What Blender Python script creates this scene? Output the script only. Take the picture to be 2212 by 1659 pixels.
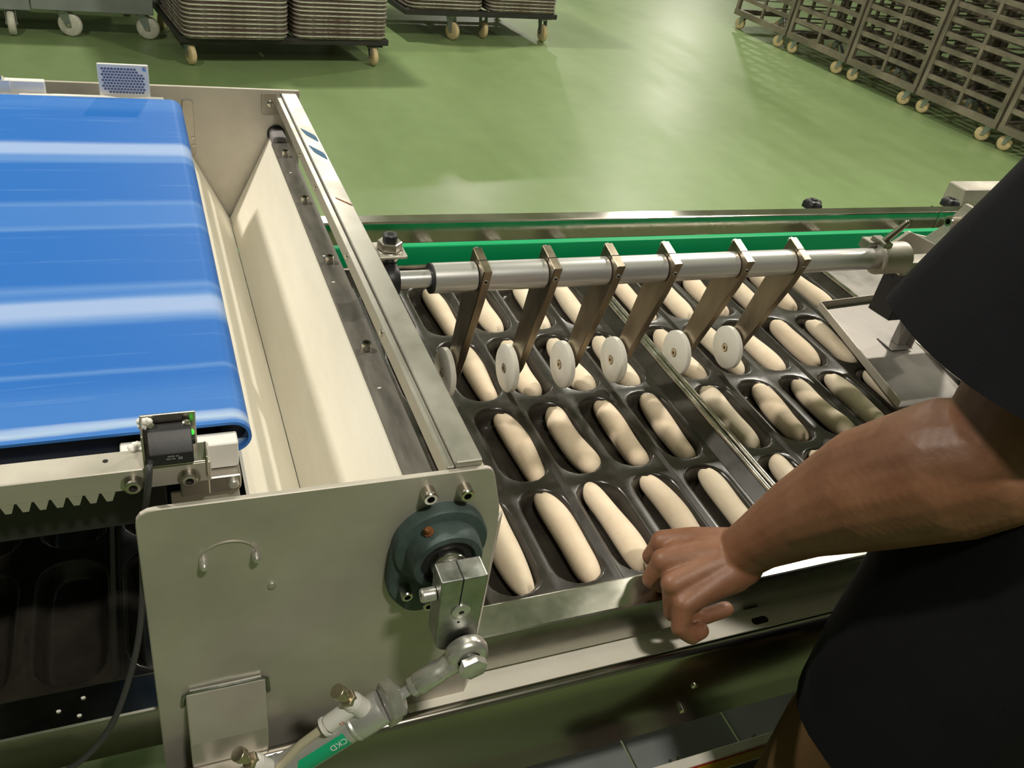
import bpy, bmesh, math, random
from mathutils import Vector, Matrix, Euler
R = math.radians
random.seed(7)
for o in list(bpy.data.objects): bpy.data.objects.remove(o)
scene = bpy.context.scene
COL = scene.collection

# ------------------------------------------------------------------ camera
cd = bpy.data.cameras.new('camera'); cam = bpy.data.objects.new('camera', cd); COL.objects.link(cam)
cam.location = (-0.77105, -0.93249, 0.75936)
cam.rotation_euler = (R(54.8321), R(-8.8772), R(-21.0945))
cd.sensor_fit = 'HORIZONTAL'; cd.sensor_width = 36; cd.lens = 1852.47 * 36 / 2212
cd.clip_start = 0.02; cd.clip_end = 100
scene.camera = cam
# ------------------------------------------------------------------ world, lamps, exposure
w = bpy.data.worlds.new('world'); scene.world = w; w.use_nodes = True
w.node_tree.nodes['Background'].inputs[0].default_value = (0.9, 0.95, 1.0, 1)
w.node_tree.nodes['Background'].inputs[1].default_value = 0.10
vs = scene.view_settings
vs.view_transform = 'Standard'; vs.look = 'None'; vs.gamma = 1; vs.use_curve_mapping = False
vs.exposure = -0.10
FLOOR = -0.85
CEIL = 2.75
def lamp(x, y, power, sx=0.26, sy=0.14, z=None, col=(1.0, 0.93, 0.82)):
    l = bpy.data.lights.new('ceiling_lamp_light', 'AREA'); l.shape = 'RECTANGLE'; l.size = sx; l.size_y = sy
    l.energy = power; l.color = col
    o = bpy.data.objects.new('ceiling_lamp_light', l); COL.objects.link(o)
    o.location = (x, y, CEIL - 0.06 if z is None else z)
    return o
LAMPS = [(2.2, 1.5, 120), (0.35, 5.3, 95), (4.0, 6.2, 95), (-2.3, 1.0, 100), (-0.35, -1.75, 54), (5.2, 1.4, 80), (8.0, 12.4, 240), (4.2, 11.5, 130), (-4.5, 8.0, 110)]
for lx, ly, lp in LAMPS: lamp(lx, ly, lp)

# ------------------------------------------------------------------ materials
MATS = {}
def nmat(name):
    m = bpy.data.materials.new(name); m.use_nodes = True
    nt = m.node_tree; b = nt.nodes['Principled BSDF']; MATS[name] = m
    return m, nt, b
def tex_noise(nt, scale, detail=4, rough=0.5, mapscale=None, rot=None):
    tc = nt.nodes.new('ShaderNodeTexCoord'); n = nt.nodes.new('ShaderNodeTexNoise')
    n.inputs['Scale'].default_value = scale; n.inputs['Detail'].default_value = detail; n.inputs['Roughness'].default_value = rough
    mp = nt.nodes.new('ShaderNodeMapping')
    if mapscale: mp.inputs['Scale'].default_value = mapscale
    if rot: mp.inputs['Rotation'].default_value = rot
    nt.links.new(tc.outputs['Object'], mp.inputs['Vector']); nt.links.new(mp.outputs['Vector'], n.inputs['Vector'])
    return n
def ramp(nt, src, stops):
    r = nt.nodes.new('ShaderNodeValToRGB'); e = r.color_ramp.elements
    while len(e) < len(stops): e.new(0.5)
    for i, (p, c) in enumerate(stops):
        e[i].position = p; e[i].color = c if len(c) == 4 else (*c, 1)
    nt.links.new(src, r.inputs['Fac']); return r
def mapr(nt, src, a, b, c, d):
    m = nt.nodes.new('ShaderNodeMapRange'); m.inputs[1].default_value = a; m.inputs[2].default_value = b
    m.inputs[3].default_value = c; m.inputs[4].default_value = d
    nt.links.new(src, m.inputs[0]); return m
def bump(nt, b, src, strength, dist=0.002):
    bp = nt.nodes.new('ShaderNodeBump'); bp.inputs['Strength'].default_value = strength; bp.inputs['Distance'].default_value = dist
    nt.links.new(src, bp.inputs['Height']); nt.links.new(bp.outputs['Normal'], b.inputs['Normal'])
def simple(name, col, rough=0.5, metal=0.0, var=0.0, vscale=20, bmp=0.0, bscale=200, bdist=0.001, coat=0.0, rvar=0.0, spec=0.5, mapscale=None):
    m, nt, b = nmat(name)
    b.inputs['Base Color'].default_value = (*col, 1); b.inputs['Roughness'].default_value = rough; b.inputs['Metallic'].default_value = metal
    b.inputs['Coat Weight'].default_value = coat; b.inputs['Specular IOR Level'].default_value = spec
    if var or rvar:
        n = tex_noise(nt, vscale, 5, 0.6, mapscale)
        if var:
            lo = tuple(max(0, c * (1 - var)) for c in col); hi = tuple(min(1, c * (1 + var)) for c in col)
            r = ramp(nt, n.outputs['Fac'], [(0.3, lo), (0.7, hi)]); nt.links.new(r.outputs[0], b.inputs['Base Color'])
        if rvar:
            q = mapr(nt, n.outputs['Fac'], 0.3, 0.7, max(0.02, rough - rvar), rough + rvar); nt.links.new(q.outputs[0], b.inputs['Roughness'])
    if bmp:
        n2 = tex_noise(nt, bscale, 3, 0.5); bump(nt, b, n2.outputs['Fac'], bmp, bdist)
    return m
simple('steel', (0.50, 0.47, 0.42), 0.30, 1.0, 0.10, 14, 0.03, 120, rvar=0.08)
simple('steel_matte', (0.56, 0.525, 0.46), 0.46, 0.52, 0.14, 9, 0.05, 160, rvar=0.08)
simple('steel_grey', (0.27, 0.25, 0.23), 0.48, 0.5, 0.2, 14, 0.04, 120, rvar=0.1)
simple('steel_rail', (0.43, 0.42, 0.37), 0.24, 1.0, 0.08, 12, 0.06, 140, 0.0006, rvar=0.06)
simple('steel_dark', (0.30, 0.28, 0.25), 0.2, 1.0, 0.08, 6, rvar=0.04)
simple('steel_satin', (0.44, 0.425, 0.38), 0.40, 0.8, 0.1, 12, 0.05, 120, rvar=0.08)
simple('steel_polished', (0.54, 0.51, 0.47), 0.17, 1.0, 0.06, 6, 0.02, 60, 0.0006, rvar=0.05)
simple('steel_bar', (0.17, 0.16, 0.14), 0.52, 0.5, 0.22, 30, 0.05, 200, rvar=0.10, mapscale=(3, 0.6, 3))
simple('lever_steel', (0.33, 0.28, 0.21), 0.33, 1.0, 0.22, 35, 0.02, 200, rvar=0.06, mapscale=(1, 1, 0.35))
simple('aluminium', (0.74, 0.73, 0.73), 0.33, 0.70, 0.05, 30, 0.03, 300, mapscale=(0.3, 3, 3))
simple('zinc', (0.66, 0.65, 0.61), 0.30, 0.75, 0.18, 60, rvar=0.08)
simple('zinc_dark', (0.40, 0.41, 0.39), 0.36, 1.0, 0.25, 50, rvar=0.1)
simple('bolt_steel', (0.62, 0.58, 0.52), 0.20, 1.0, 0.1, 80)
simple('brass', (0.52, 0.45, 0.33), 0.33, 0.9, 0.12, 60)
simple('pan', (0.030, 0.026, 0.021), 0.30, 0.0, 0.25, 30, 0.04, 90, 0.0006, coat=0.15, rvar=0.05, spec=0.45)
simple('pan_rim', (0.52, 0.49, 0.44), 0.24, 1.0, 0.25, 30, rvar=0.06)
simple('white_cloth', (0.86, 0.82, 0.72), 0.75, 0.0, 0.03, 8)
simple('white_plastic', (0.82, 0.80, 0.76), 0.4, 0.0, 0.03, 20)
simple('ledge_white', (0.88, 0.84, 0.74), 0.55, 0.0, 0.05, 25)
simple('green_plastic', (0.003, 0.38, 0.14), 0.45, 0.0, 0.05, 10, spec=0.2)
simple('cast_green', (0.060, 0.090, 0.085), 0.55, 0.1, 0.35, 40, 0.25, 120, 0.0012)
simple('black_plastic', (0.018, 0.018, 0.020), 0.45, 0.0, 0.2, 40, 0.05, 200)
simple('black_rubber', (0.014, 0.014, 0.016), 0.6)
simple('cable_grey', (0.045, 0.046, 0.045), 0.5)
simple('grey_plastic', (0.27, 0.255, 0.27), 0.5)
simple('hole', (0.008, 0.007, 0.006), 0.8)
simple('rust', (0.22, 0.08, 0.025), 0.85, 0.0, 0.5, 90, 0.5, 300)
simple('flour', (0.88, 0.86, 0.80), 0.95, 0.0, 0.04, 60, 0.6, 400, 0.001)
simple('caster_cream', (0.62, 0.49, 0.27), 0.5, 0.0, 0.12, 30)
simple('caster_white', (0.60, 0.585, 0.50), 0.55, 0.0, 0.15, 30)
simple('caster_fork', (0.33, 0.36, 0.36), 0.4, 0.8, 0.2, 30)
def m_srim():
    m, nt, b = nmat('stack_rim'); b.inputs['Roughness'].default_value = .42; b.inputs['Metallic'].default_value = .5
    n = tex_noise(nt, 18, 5, .65); oi = nt.nodes.new('ShaderNodeObjectInfo')
    ad = nt.nodes.new('ShaderNodeMath'); ad.operation = 'MULTIPLY_ADD'; ad.inputs[1].default_value = .32; nt.links.new(oi.outputs['Random'], ad.inputs[0]); nt.links.new(n.outputs['Fac'], ad.inputs[2])
    r = ramp(nt, ad.outputs[0], [(.42, (.20, .12, .09)), (.56, (.46, .43, .39)), (.82, (.80, .78, .73))]); nt.links.new(r.outputs[0], b.inputs['Base Color'])
m_srim()
simple('rack_steel', (0.235, 0.205, 0.16), 0.50, 0.45, 0.3, 5, rvar=0.1)
simple('dark_frame', (0.040, 0.038, 0.036), 0.55, 0.3, 0.3, 10)
simple('machine_grey', (0.27, 0.29, 0.29), 0.5, 0.2, 0.12, 8)
simple('yellow_paint', (0.62, 0.34, 0.02), 0.5, 0.0, 0.15, 10)
simple('red_paint', (0.40, 0.02, 0.02), 0.5)
simple('label_green', (0.01, 0.42, 0.20), 0.4)
simple('tape_blue', (0.02, 0.10, 0.20), 0.6, 0.0, 0.3, 120)
simple('tube_clear', (0.55, 0.50, 0.36), 0.2, 0.0, coat=0.5)
simple('shirt', (0.0050, 0.0050, 0.0068), 0.9, 0.0, 0.35, 9, 0.5, 700, 0.0008, spec=0.2)
simple('trousers', (0.115, 0.066, 0.028), 0.85, 0.0, 0.08, 12, 0.3, 600, 0.0008, spec=0.2)
simple('shoe', (0.03, 0.03, 0.03), 0.6)
simple('hair', (0.01, 0.008, 0.007), 0.6, 0, 0.3, 80, 0.6, 200, 0.003)
simple('nail', (0.46, 0.24, 0.19), 0.3)
simple('wall_paint', (0.62, 0.62, 0.58), 0.7, 0.0, 0.04, 2)
simple('ceiling_paint', (0.70, 0.69, 0.65), 0.8, 0.0, 0.03, 2)
simple('letter_white', (0.85, 0.85, 0.82), 0.5)
simple('letter_grey', (0.22, 0.22, 0.23), 0.5)
simple('letter_red', (0.65, 0.25, 0.2), 0.5)
simple('eye_white', (0.8, 0.78, 0.74), 0.2)
def stripe_stack():
    m, nt, b = nmat('stack_tray')
    n = tex_noise(nt, 14, 6, 0.7, (1, 1, 6))
    r = ramp(nt, n.outputs['Fac'], [(0.38, (0.11, 0.05, 0.035)), (0.52, (0.24, 0.20, 0.17)), (0.72, (0.50, 0.47, 0.43))])
    nt.links.new(r.outputs[0], b.inputs['Base Color'])
    q = mapr(nt, n.outputs['Fac'], 0.35, 0.6, 0.75, 0.36); nt.links.new(q.outputs[0], b.inputs['Roughness'])
    m2 = mapr(nt, n.outputs['Fac'], 0.4, 0.55, 0.05, 0.45); nt.links.new(m2.outputs[0], b.inputs['Metallic'])
stripe_stack()
def m_nylon():
    m, nt, b = nmat('nylon')
    b.inputs['Base Color'].default_value = (0.72, 0.70, 0.63, 1); b.inputs['Roughness'].default_value = 0.35
    b.inputs['Subsurface Weight'].default_value = 0.25; b.inputs['Subsurface Radius'].default_value = (0.01, 0.01, 0.008)
    n = tex_noise(nt, 60, 3); bump(nt, b, n.outputs['Fac'], 0.06, 0.001)
m_nylon()
def m_dough():
    m, nt, b = nmat('dough')
    n = tex_noise(nt, 26, 5, 0.6)
    oi = nt.nodes.new('ShaderNodeObjectInfo')
    r = ramp(nt, n.outputs['Fac'], [(0.3, (0.76, 0.645, 0.475)), (0.7, (0.86, 0.765, 0.60))])
    mx = nt.nodes.new('ShaderNodeMixRGB'); mx.blend_type = 'MULTIPLY'; mx.inputs[2].default_value = (1.0, 0.93, 0.90, 1)
    nt.links.new(oi.outputs['Random'], mx.inputs[0]); nt.links.new(r.outputs[0], mx.inputs[1])
    n3 = tex_noise(nt, 260, 2, 0.5); sp = ramp(nt, n3.outputs['Fac'], [(0.0, (1, 1, 1)), (0.73, (1, 1, 1)), (0.80, (0.72, 0.55, 0.36))])
    m2 = nt.nodes.new('ShaderNodeMixRGB'); m2.blend_type = 'MULTIPLY'; m2.inputs[0].default_value = 0.6
    nt.links.new(mx.outputs[0], m2.inputs[1]); nt.links.new(sp.outputs[0], m2.inputs[2])
    nt.links.new(m2.outputs[0], b.inputs['Base Color'])
    b.inputs['Roughness'].default_value = 0.72
    b.inputs['Subsurface Weight'].default_value = 0.12; b.inputs['Subsurface Radius'].default_value = (0.006, 0.004, 0.002)
    n2 = tex_noise(nt, 70, 5, 0.65); bump(nt, b, n2.outputs['Fac'], 0.25, 0.0018)
m_dough()
def m_floor():
    m, nt, b = nmat('floor_epoxy')
    n = tex_noise(nt, 0.8, 6, 0.6, (1.6, 0.5, 1), (0, 0, 0.6)); n2 = tex_noise(nt, 7, 5, 0.6)
    r = ramp(nt, n.outputs['Fac'], [(0.25, (0.168, 0.242, 0.095)), (0.75, (0.226, 0.318, 0.140))])
    r2 = ramp(nt, n2.outputs['Fac'], [(0.3, (0.90, 0.90, 0.90)), (0.75, (1.0, 1.0, 1.0))])
    mx = nt.nodes.new('ShaderNodeMixRGB'); mx.blend_type = 'MULTIPLY'; mx.inputs[0].default_value = 1
    nt.links.new(r.outputs[0], mx.inputs[1]); nt.links.new(r2.outputs[0], mx.inputs[2]); nt.links.new(mx.outputs[0], b.inputs['Base Color'])
    q = mapr(nt, n.outputs['Fac'], 0.3, 0.7, 0.34, 0.50); nt.links.new(q.outputs[0], b.inputs['Roughness'])
    b.inputs['Specular IOR Level'].default_value = 0.5
    n3 = tex_noise(nt, 3, 3, 0.5); bump(nt, b, n3.outputs['Fac'], 0.12, 0.01)
m_floor()
def m_belt():
    m, nt, b = nmat('belt_blue')
    # lamp reflections painted as pale stripes, with flour and wear, along the running direction (x); object origin lies at y = 0.05
    tc = nt.nodes.new('ShaderNodeTexCoord'); sep = nt.nodes.new('ShaderNodeSeparateXYZ'); nt.links.new(tc.outputs['Object'], sep.inputs[0])
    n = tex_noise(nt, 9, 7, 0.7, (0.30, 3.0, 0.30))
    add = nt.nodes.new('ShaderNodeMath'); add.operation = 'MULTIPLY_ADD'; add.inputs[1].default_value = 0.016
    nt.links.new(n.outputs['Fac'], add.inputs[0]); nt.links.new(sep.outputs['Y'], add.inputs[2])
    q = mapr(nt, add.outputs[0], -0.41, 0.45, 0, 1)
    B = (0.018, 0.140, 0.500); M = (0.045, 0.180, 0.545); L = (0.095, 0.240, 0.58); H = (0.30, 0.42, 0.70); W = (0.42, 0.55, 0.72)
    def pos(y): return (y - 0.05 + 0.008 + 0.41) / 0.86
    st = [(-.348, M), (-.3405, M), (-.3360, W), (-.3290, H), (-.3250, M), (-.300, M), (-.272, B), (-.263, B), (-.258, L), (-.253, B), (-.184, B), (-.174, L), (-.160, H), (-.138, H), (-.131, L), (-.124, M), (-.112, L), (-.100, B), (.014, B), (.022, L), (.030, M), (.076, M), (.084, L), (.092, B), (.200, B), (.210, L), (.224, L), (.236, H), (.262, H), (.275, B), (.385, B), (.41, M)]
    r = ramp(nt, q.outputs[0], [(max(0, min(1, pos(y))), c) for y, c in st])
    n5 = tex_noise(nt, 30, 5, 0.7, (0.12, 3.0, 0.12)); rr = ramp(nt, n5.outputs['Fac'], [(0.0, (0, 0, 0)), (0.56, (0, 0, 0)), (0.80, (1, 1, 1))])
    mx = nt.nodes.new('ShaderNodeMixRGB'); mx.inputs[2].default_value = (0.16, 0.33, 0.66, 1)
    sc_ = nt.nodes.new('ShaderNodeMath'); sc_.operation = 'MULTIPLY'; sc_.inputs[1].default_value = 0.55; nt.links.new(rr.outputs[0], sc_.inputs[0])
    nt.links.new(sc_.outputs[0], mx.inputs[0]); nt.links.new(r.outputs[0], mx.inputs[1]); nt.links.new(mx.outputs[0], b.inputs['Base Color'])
    b.inputs['Roughness'].default_value = 0.5; b.inputs['Specular IOR Level'].default_value = 0.22
    n2 = tex_noise(nt, 500, 2); bump(nt, b, n2.outputs['Fac'], 0.08, 0.0004)
m_belt()
def m_ribbed():
    m, nt, b = nmat('flap_ribbed')
    b.inputs['Base Color'].default_value = (0.88, 0.845, 0.74, 1); b.inputs['Roughness'].default_value = 0.7
    tc = nt.nodes.new('ShaderNodeTexCoord'); wv = nt.nodes.new('ShaderNodeTexWave'); wv.bands_direction = 'Y'; wv.inputs['Scale'].default_value = 60
    nt.links.new(tc.outputs['Object'], wv.inputs['Vector']); bump(nt, b, wv.outputs['Fac'], 0.35, 0.0006)
    n = tex_noise(nt, 5, 4, 0.6, (4, 0.7, 4)); r = ramp(nt, n.outputs['Fac'], [(0.3, (0.82, 0.775, 0.665)), (0.7, (0.90, 0.865, 0.765))]); nt.links.new(r.outputs[0], b.inputs['Base Color'])
m_ribbed()
def m_skin():
    m, nt, b = nmat('skin')
    n = tex_noise(nt, 22, 6, 0.65); n2 = tex_noise(nt, 420, 3, 0.6)
    r = ramp(nt, n.outputs['Fac'], [(0.25, (0.175, 0.072, 0.036)), (0.5, (0.225, 0.100, 0.053)), (0.75, (0.275, 0.132, 0.074))])
    nt.links.new(r.outputs[0], b.inputs['Base Color'])
    b.inputs['Roughness'].default_value = 0.48; b.inputs['Subsurface Weight'].default_value = 0.12; b.inputs['Subsurface Radius'].default_value = (0.010, 0.004, 0.002)
    n4 = tex_noise(nt, 170, 4, 0.6); bump(nt, b, n4.outputs['Fac'], 0.35, 0.0009)
m_skin()
def emis(name, col, s):
    m, nt, b = nmat(name); b.inputs['Emission Color'].default_value = (*col, 1); b.inputs['Emission Strength'].default_value = s
    b.inputs['Base Color'].default_value = (*col, 1)
emis('lamp_glow', (1.0, 0.94, 0.84), 6.0); emis('led_green', (0.05, 1.0, 0.05), 1.2)

# ------------------------------------------------------------------ mesh helpers
class MB:
    def __init__(s): s.bm = bmesh.new()
    def verts(s, pts): return [s.bm.verts.new(p) for p in pts]
    def face(s, vs):
        try: return s.bm.faces.new(vs)
        except ValueError: return None
    def box(s, x0, x1, y0, y1, z0, z1, mat=None):
        v = s.verts([(x, y, z) for z in (z0, z1) for x, y in ((x0, y0), (x1, y0), (x1, y1), (x0, y1))])
        if mat is not None:
            for k in v: k.co = mat @ k.co
        for f in ((3, 2, 1, 0), (4, 5, 6, 7), (0, 1, 5, 4), (1, 2, 6, 5), (2, 3, 7, 6), (3, 0, 4, 7)): s.face([v[i] for i in f])
        return s
    def rings(s, rings, close=True, cap0=True, cap1=True):
        vr = [s.verts(r) for r in rings]; n = len(vr[0])
        for a, b in zip(vr, vr[1:]):
            for i in range(n if close else n - 1):
                j = (i + 1) % n; s.face([a[i], a[j], b[j], b[i]])
        if cap0: s.face(vr[0][::-1])
        if cap1: s.face(vr[-1])
        return s
    def cyl(s, p0, p1, r0, r1=None, n=20, cap=True):
        r1 = r0 if r1 is None else r1
        p0, p1 = Vector(p0), Vector(p1); d = (p1 - p0).normalized()
        u = d.orthogonal().normalized(); v = d.cross(u)
        rg = [[p + (u * math.cos(t) + v * math.sin(t)) * r for t in [2 * math.pi * i / n for i in range(n)]] for p, r in ((p0, r0), (p1, r1))]
        return s.rings(rg, True, cap, cap)
    def lathe(s, p0, d, prof, n=28, u0=None):
        """prof: (distance along d, radius) pairs"""
        p0 = Vector(p0); d = Vector(d).normalized(); u = Vector(u0).normalized() if u0 else d.orthogonal().normalized(); v = d.cross(u)
        rg = [[p0 + d * h + (u * math.cos(t) + v * math.sin(t)) * max(r, 1e-5) for t in [2 * math.pi * i / n for i in range(n)]] for h, r in prof]
        return s.rings(rg)
    def tube(s, path, r, n=10):
        P = [Vector(p) for p in path]; rg = []; u = None
        for i, p in enumerate(P):
            d = (P[min(i + 1, len(P) - 1)] - P[max(i - 1, 0)]).normalized()
            u = d.orthogonal().normalized() if u is None else (u - d * u.dot(d)).normalized()
            v = d.cross(u); rr = r[i] if isinstance(r, (list, tuple)) else r
            rg.append([p + (u * math.cos(t) + v * math.sin(t)) * rr for t in [2 * math.pi * k / n for k in range(n)]])
        return s.rings(rg)
    def prism(s, poly, axis, a, b):
        """poly in the two remaining axes (in xyz order), extruded along axis from a to b"""
        def P(q, h):
            if axis == 'x': return (h, q[0], q[1])
            if axis == 'y': return (q[0], h, q[1])
            return (q[0], q[1], h)
        return s.rings([[P(q, a) for q in poly], [P(q, b) for q in poly]])
    def sphere(s, c, r, sub=2, scale=(1, 1, 1), rot=None):
        M = Matrix.Translation(Vector(c)) @ (rot.to_4x4() if rot else Matrix.Identity(4)) @ Matrix.Diagonal((*scale, 1))
        bmesh.ops.create_icosphere(s.bm, subdivisions=sub, radius=r, matrix=M); return s
    def build(s, name, mat, parent=None, bevel=0.0, smooth=35, loc=None, seg=1):
        bm = s.bm
        bmesh.ops.recalc_face_normals(bm, faces=bm.faces[:])
        if bevel:
            es = [e for e in bm.edges if len(e.link_faces) == 2 and e.calc_face_angle(0) > R(35)]
            bmesh.ops.bevel(bm, geom=es, offset=bevel, segments=seg, affect='EDGES', clamp_overlap=True, profile=0.5)
        off = Vector(loc) if loc is not None else (Vector(parent['_o']) if parent is not None and '_o' in parent else Vector((0, 0, 0)))
        for v_ in bm.verts: v_.co -= off
        me = bpy.data.meshes.new(name); bm.to_mesh(me); bm.free()
        if bevel and smooth == 35: smooth = 18
        if smooth:
            for p in me.polygons: p.use_smooth = True
            me.set_sharp_from_angle(angle=R(smooth))
        me.materials.append(MATS[mat])
        return link(name, me, parent, loc)
def link(name, me, parent=None, loc=None):
    o = bpy.data.objects.new(name, me); COL.objects.link(o)
    if parent is not None:
        o.parent = parent
        o['_o'] = parent['_o'] if '_o' in parent else (0., 0., 0.)
        if loc is not None:                      # loc given in world for a part
            o.location = Vector(loc) - Vector(parent['_o']); o['_o'] = tuple(loc)
    elif loc is not None: o.location = loc; o['_o'] = tuple(loc)
    else: o['_o'] = (0., 0., 0.)
    return o
def thing(name, label, cat, loc=(0, 0, 0), group=None, rotz=0.0):
    o = bpy.data.objects.new(name, None); COL.objects.link(o); o.location = loc; o['_o'] = tuple(float(c) for c in loc)
    o.rotation_euler = (0, 0, rotz); o.empty_display_size = 0.05
    return tag(o, label, cat, group)
def tag(o, label, cat, group=None):
    o['label'] = label; o['category'] = cat
    if group: o['group'] = group
    return o
def struct(o): o['kind'] = 'structure'; return o
def dup(root, loc, rotz=None, label=None):
    r = root.copy(); COL.objects.link(r); r.location = loc; r['_o'] = tuple(float(c) for c in loc)
    if rotz is not None: r.rotation_euler = (0, 0, rotz)
    if label: r['label'] = label
    for ch in list(root.children):
        c = ch.copy(); COL.objects.link(c); c.parent = r
        for g in list(ch.children):
            d = g.copy(); COL.objects.link(d); d.parent = c
    return r
def part(parent, name, mat, fn, bevel=0.0, smooth=35, **k):
    m = MB(); fn(m); return m.build(name, mat, parent, bevel, smooth, **k)
def capscrew(parent, p, d, r=0.006, h=0.008, name='cap_screw', mat='bolt_steel', socket=True):
    """hex socket cap screw: head starts at p and points along d"""
    p = Vector(p); d = Vector(d).normalized(); m = MB()
    m.lathe(p, d, [(0, r * 0.96), (0, r), (h * 0.9, r), (h, r * 0.86), (h, r * 0.52), (h * 0.45, r * 0.5)], 20)
    o = m.build(name, mat, parent, 0, 30)
    m = MB(); m.cyl(p + d * h * 0.46, p + d * (h * 0.5), r * 0.5, n=6); m.build('socket', 'hole', o, 0, 0)
    return o
def hexa(m, p, d, r, h, u0=None): return m.lathe(p, d, [(0, r * 0.93), (h * 0.06, r), (h * 0.9, r), (h, r * 0.88)], 6, u0)

# ================================================================== the setting
X0, X1, Y0, Y1 = -9.0, 14.0, -7.0, 19.0
m = MB(); m.box(X0, X1, Y0, Y1, FLOOR - 0.1, FLOOR); struct(m.build('floor', 'floor_epoxy', None, 0, 0))
m = MB(); m.box(X0, X1, Y0, Y1, CEIL, CEIL + 0.1); struct(m.build('ceiling', 'ceiling_paint', None, 0, 0))
for nm, b_ in (('wall_left', (X0 - .1, X0, Y0, Y1)), ('wall_right', (X1, X1 + .1, Y0, Y1)), ('wall_front', (X0, X1, Y0 - .1, Y0)), ('wall_back', (X0, X1, Y1, Y1 + .1))):
    m = MB(); m.box(*b_, FLOOR, CEIL); struct(m.build(nm, 'wall_paint', None, 0, 0))
for i, (lx, ly, lp) in enumerate(LAMPS):
    t = thing('ceiling_lamp', 'flat white panel lamp fixed under the ceiling', 'lamp', (lx, ly, CEIL), 'ceiling lamps')
    part(t, 'housing', 'white_plastic', lambda m: m.box(lx - .2, lx + .2, ly - .13, ly + .13, CEIL - .05, CEIL), 0.004)

# ================================================================== baking trays
P_, Q_ = 0.085, 0.1814
TZ = 0.0
def rrect_r(th, a, b, rc):
    """distance from centre to the outline of a rounded rectangle along angle th"""
    c, s = math.cos(th), math.sin(th); lo, hi = 0.0, 0.3
    for _ in range(34):
        t = (lo + hi) / 2; x, y = abs(c * t), abs(s * t); qx, qy = x - (a - rc), y - (b - rc)
        d = math.hypot(max(qx, 0), max(qy, 0)) + min(max(qx, qy), 0) - rc
        if d > 0: hi = t
        else: lo = t
    return lo
def mold_mesh(hx, hy):
    ang = sorted([2 * math.pi * i / 40 for i in range(40)] + [math.atan2(sy * hy, sx * hx) % (2 * math.pi) for sx in (1, -1) for sy in (1, -1)])
    A, Bh = 0.0335, 0.0815
    prof = [(None, 0.0), (0.0035, 0.0), (0.0012, -0.0007), (-0.0012, -0.0035), (-0.0075, -0.019), (-0.0100, -0.0228), (-0.0140, -0.0245)]
    m = MB(); rg = []
    for off, z in prof:
        r = []
        for t in ang:
            c, s = math.cos(t), math.sin(t)
            d = min(hx / abs(c) if abs(c) > 1e-9 else 9, hy / abs(s) if abs(s) > 1e-9 else 9) if off is None else rrect_r(t, A + off, Bh + off, max(0.008, 0.031 + off))
            r.append((c * d, s * d, z))
        rg.append(r)
    m.rings(rg, True, False, True)
    for f in m.bm.faces: f.smooth = True
    me = bpy.data.meshes.new('mold'); bmesh.ops.recalc_face_normals(m.bm, faces=m.bm.faces[:])
    up = sum(f.normal.z for f in m.bm.faces)
    if up < 0: bmesh.ops.reverse_faces(m.bm, faces=m.bm.faces[:])
    m.bm.to_mesh(me); m.bm.free(); me.materials.append(MATS['pan'])
    me.set_sharp_from_angle(angle=R(60)); return me
MOLD = mold_mesh(P_ / 2, Q_ / 2)
TW, TYN, TYF = 0.2750, -0.3685, 0.395      # half width, near and far rim
CX = [(-2.5 + i) * P_ for i in range(6)]
ROWY = [(-1.5 + i) * Q_ for i in range(4)]
def make_tray(xc, label):
    t = thing('baking_tray', label, 'tray', (xc, 0, TZ), 'baking trays on the conveyor')
    for cx in CX:
        for ry in ROWY:
            o = link('mold', MOLD, t); o.location = (cx - 0.004, ry, 0); o['_o'] = (0, 0, 0)
    L = xc - 0.004
    # sloping flange from the mould field up to the wire rim (the near edge stays low, beside the rail)
    ZN = -.0070
    def fl(m):
        e0 = [(L - 3 * P_, -2 * Q_, -.0002), (L + 3 * P_, -2 * Q_, -.0002), (L + 3 * P_, 2 * Q_, -.0002), (L - 3 * P_, 2 * Q_, -.0002)]
        e1 = [(xc - TW + .004, TYN + .003, ZN), (xc + TW - .004, TYN + .003, ZN), (xc + TW - .004, TYF - .003, .018), (xc - TW + .004, TYF - .003, .018)]
        m.rings([e0, e1], True, False, False)
        for sx_ in (-1, 1):       # the side flanges keep their height up to the near end
            xe, xi = xc + sx_ * (TW - .004), L + sx_ * 3 * P_
            v = m.verts([(xi, -2 * Q_, 0), (xe, TYN + .003, ZN), (xe, TYN + .003, .018), (xe, -2 * Q_ + .02, .018), (xi, -2 * Q_ + .02, 0)])
            m.face([v[0], v[1], v[2]]); m.face([v[0], v[2], v[3], v[4]])
            w4 = m.verts([(xi, -2 * Q_ + .02, .0001), (xe, -2 * Q_ + .02, .018), (xe, TYF - .003, .018), (xi, 2 * Q_, .0001)]); m.face(w4)
    part(t, 'flange', 'pan', fl, 0, 20)
    def rim(m):
        x0, x1, y0, y1, zz = xc - TW + .0045, xc + TW - .0045, TYN + .0045, TYF - .0045, .0185
        P4 = [(x0, y0, zz), (x0, y1, zz), (x1, y1, zz), (x1, y0, zz), (x1, y0, ZN), (x0, y0, ZN)]
        for a, b in zip(P4, P4[1:] + P4[:1]):
            m.cyl(a, b, 0.0044, n=14); m.sphere(a, 0.0044, 2)
    part(t, 'wire_rim', 'pan_rim', rim, 0, 50)
    for k in (1, 3, 5):                       # folded seams between the pressed strips
        sx = L + (k - 3) * P_
        def seam(m, sx=sx):
            m.prism([(sx - .0075, -.001), (sx - .0012, .0042), (sx + .0012, .0042), (sx + .0018, .0022), (sx + .0070, -.001)], 'y', -2 * Q_ - .004, 2 * Q_ + .012)
        part(t, 'folded_seam', 'pan', seam, 0, 20)
    return t
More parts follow.
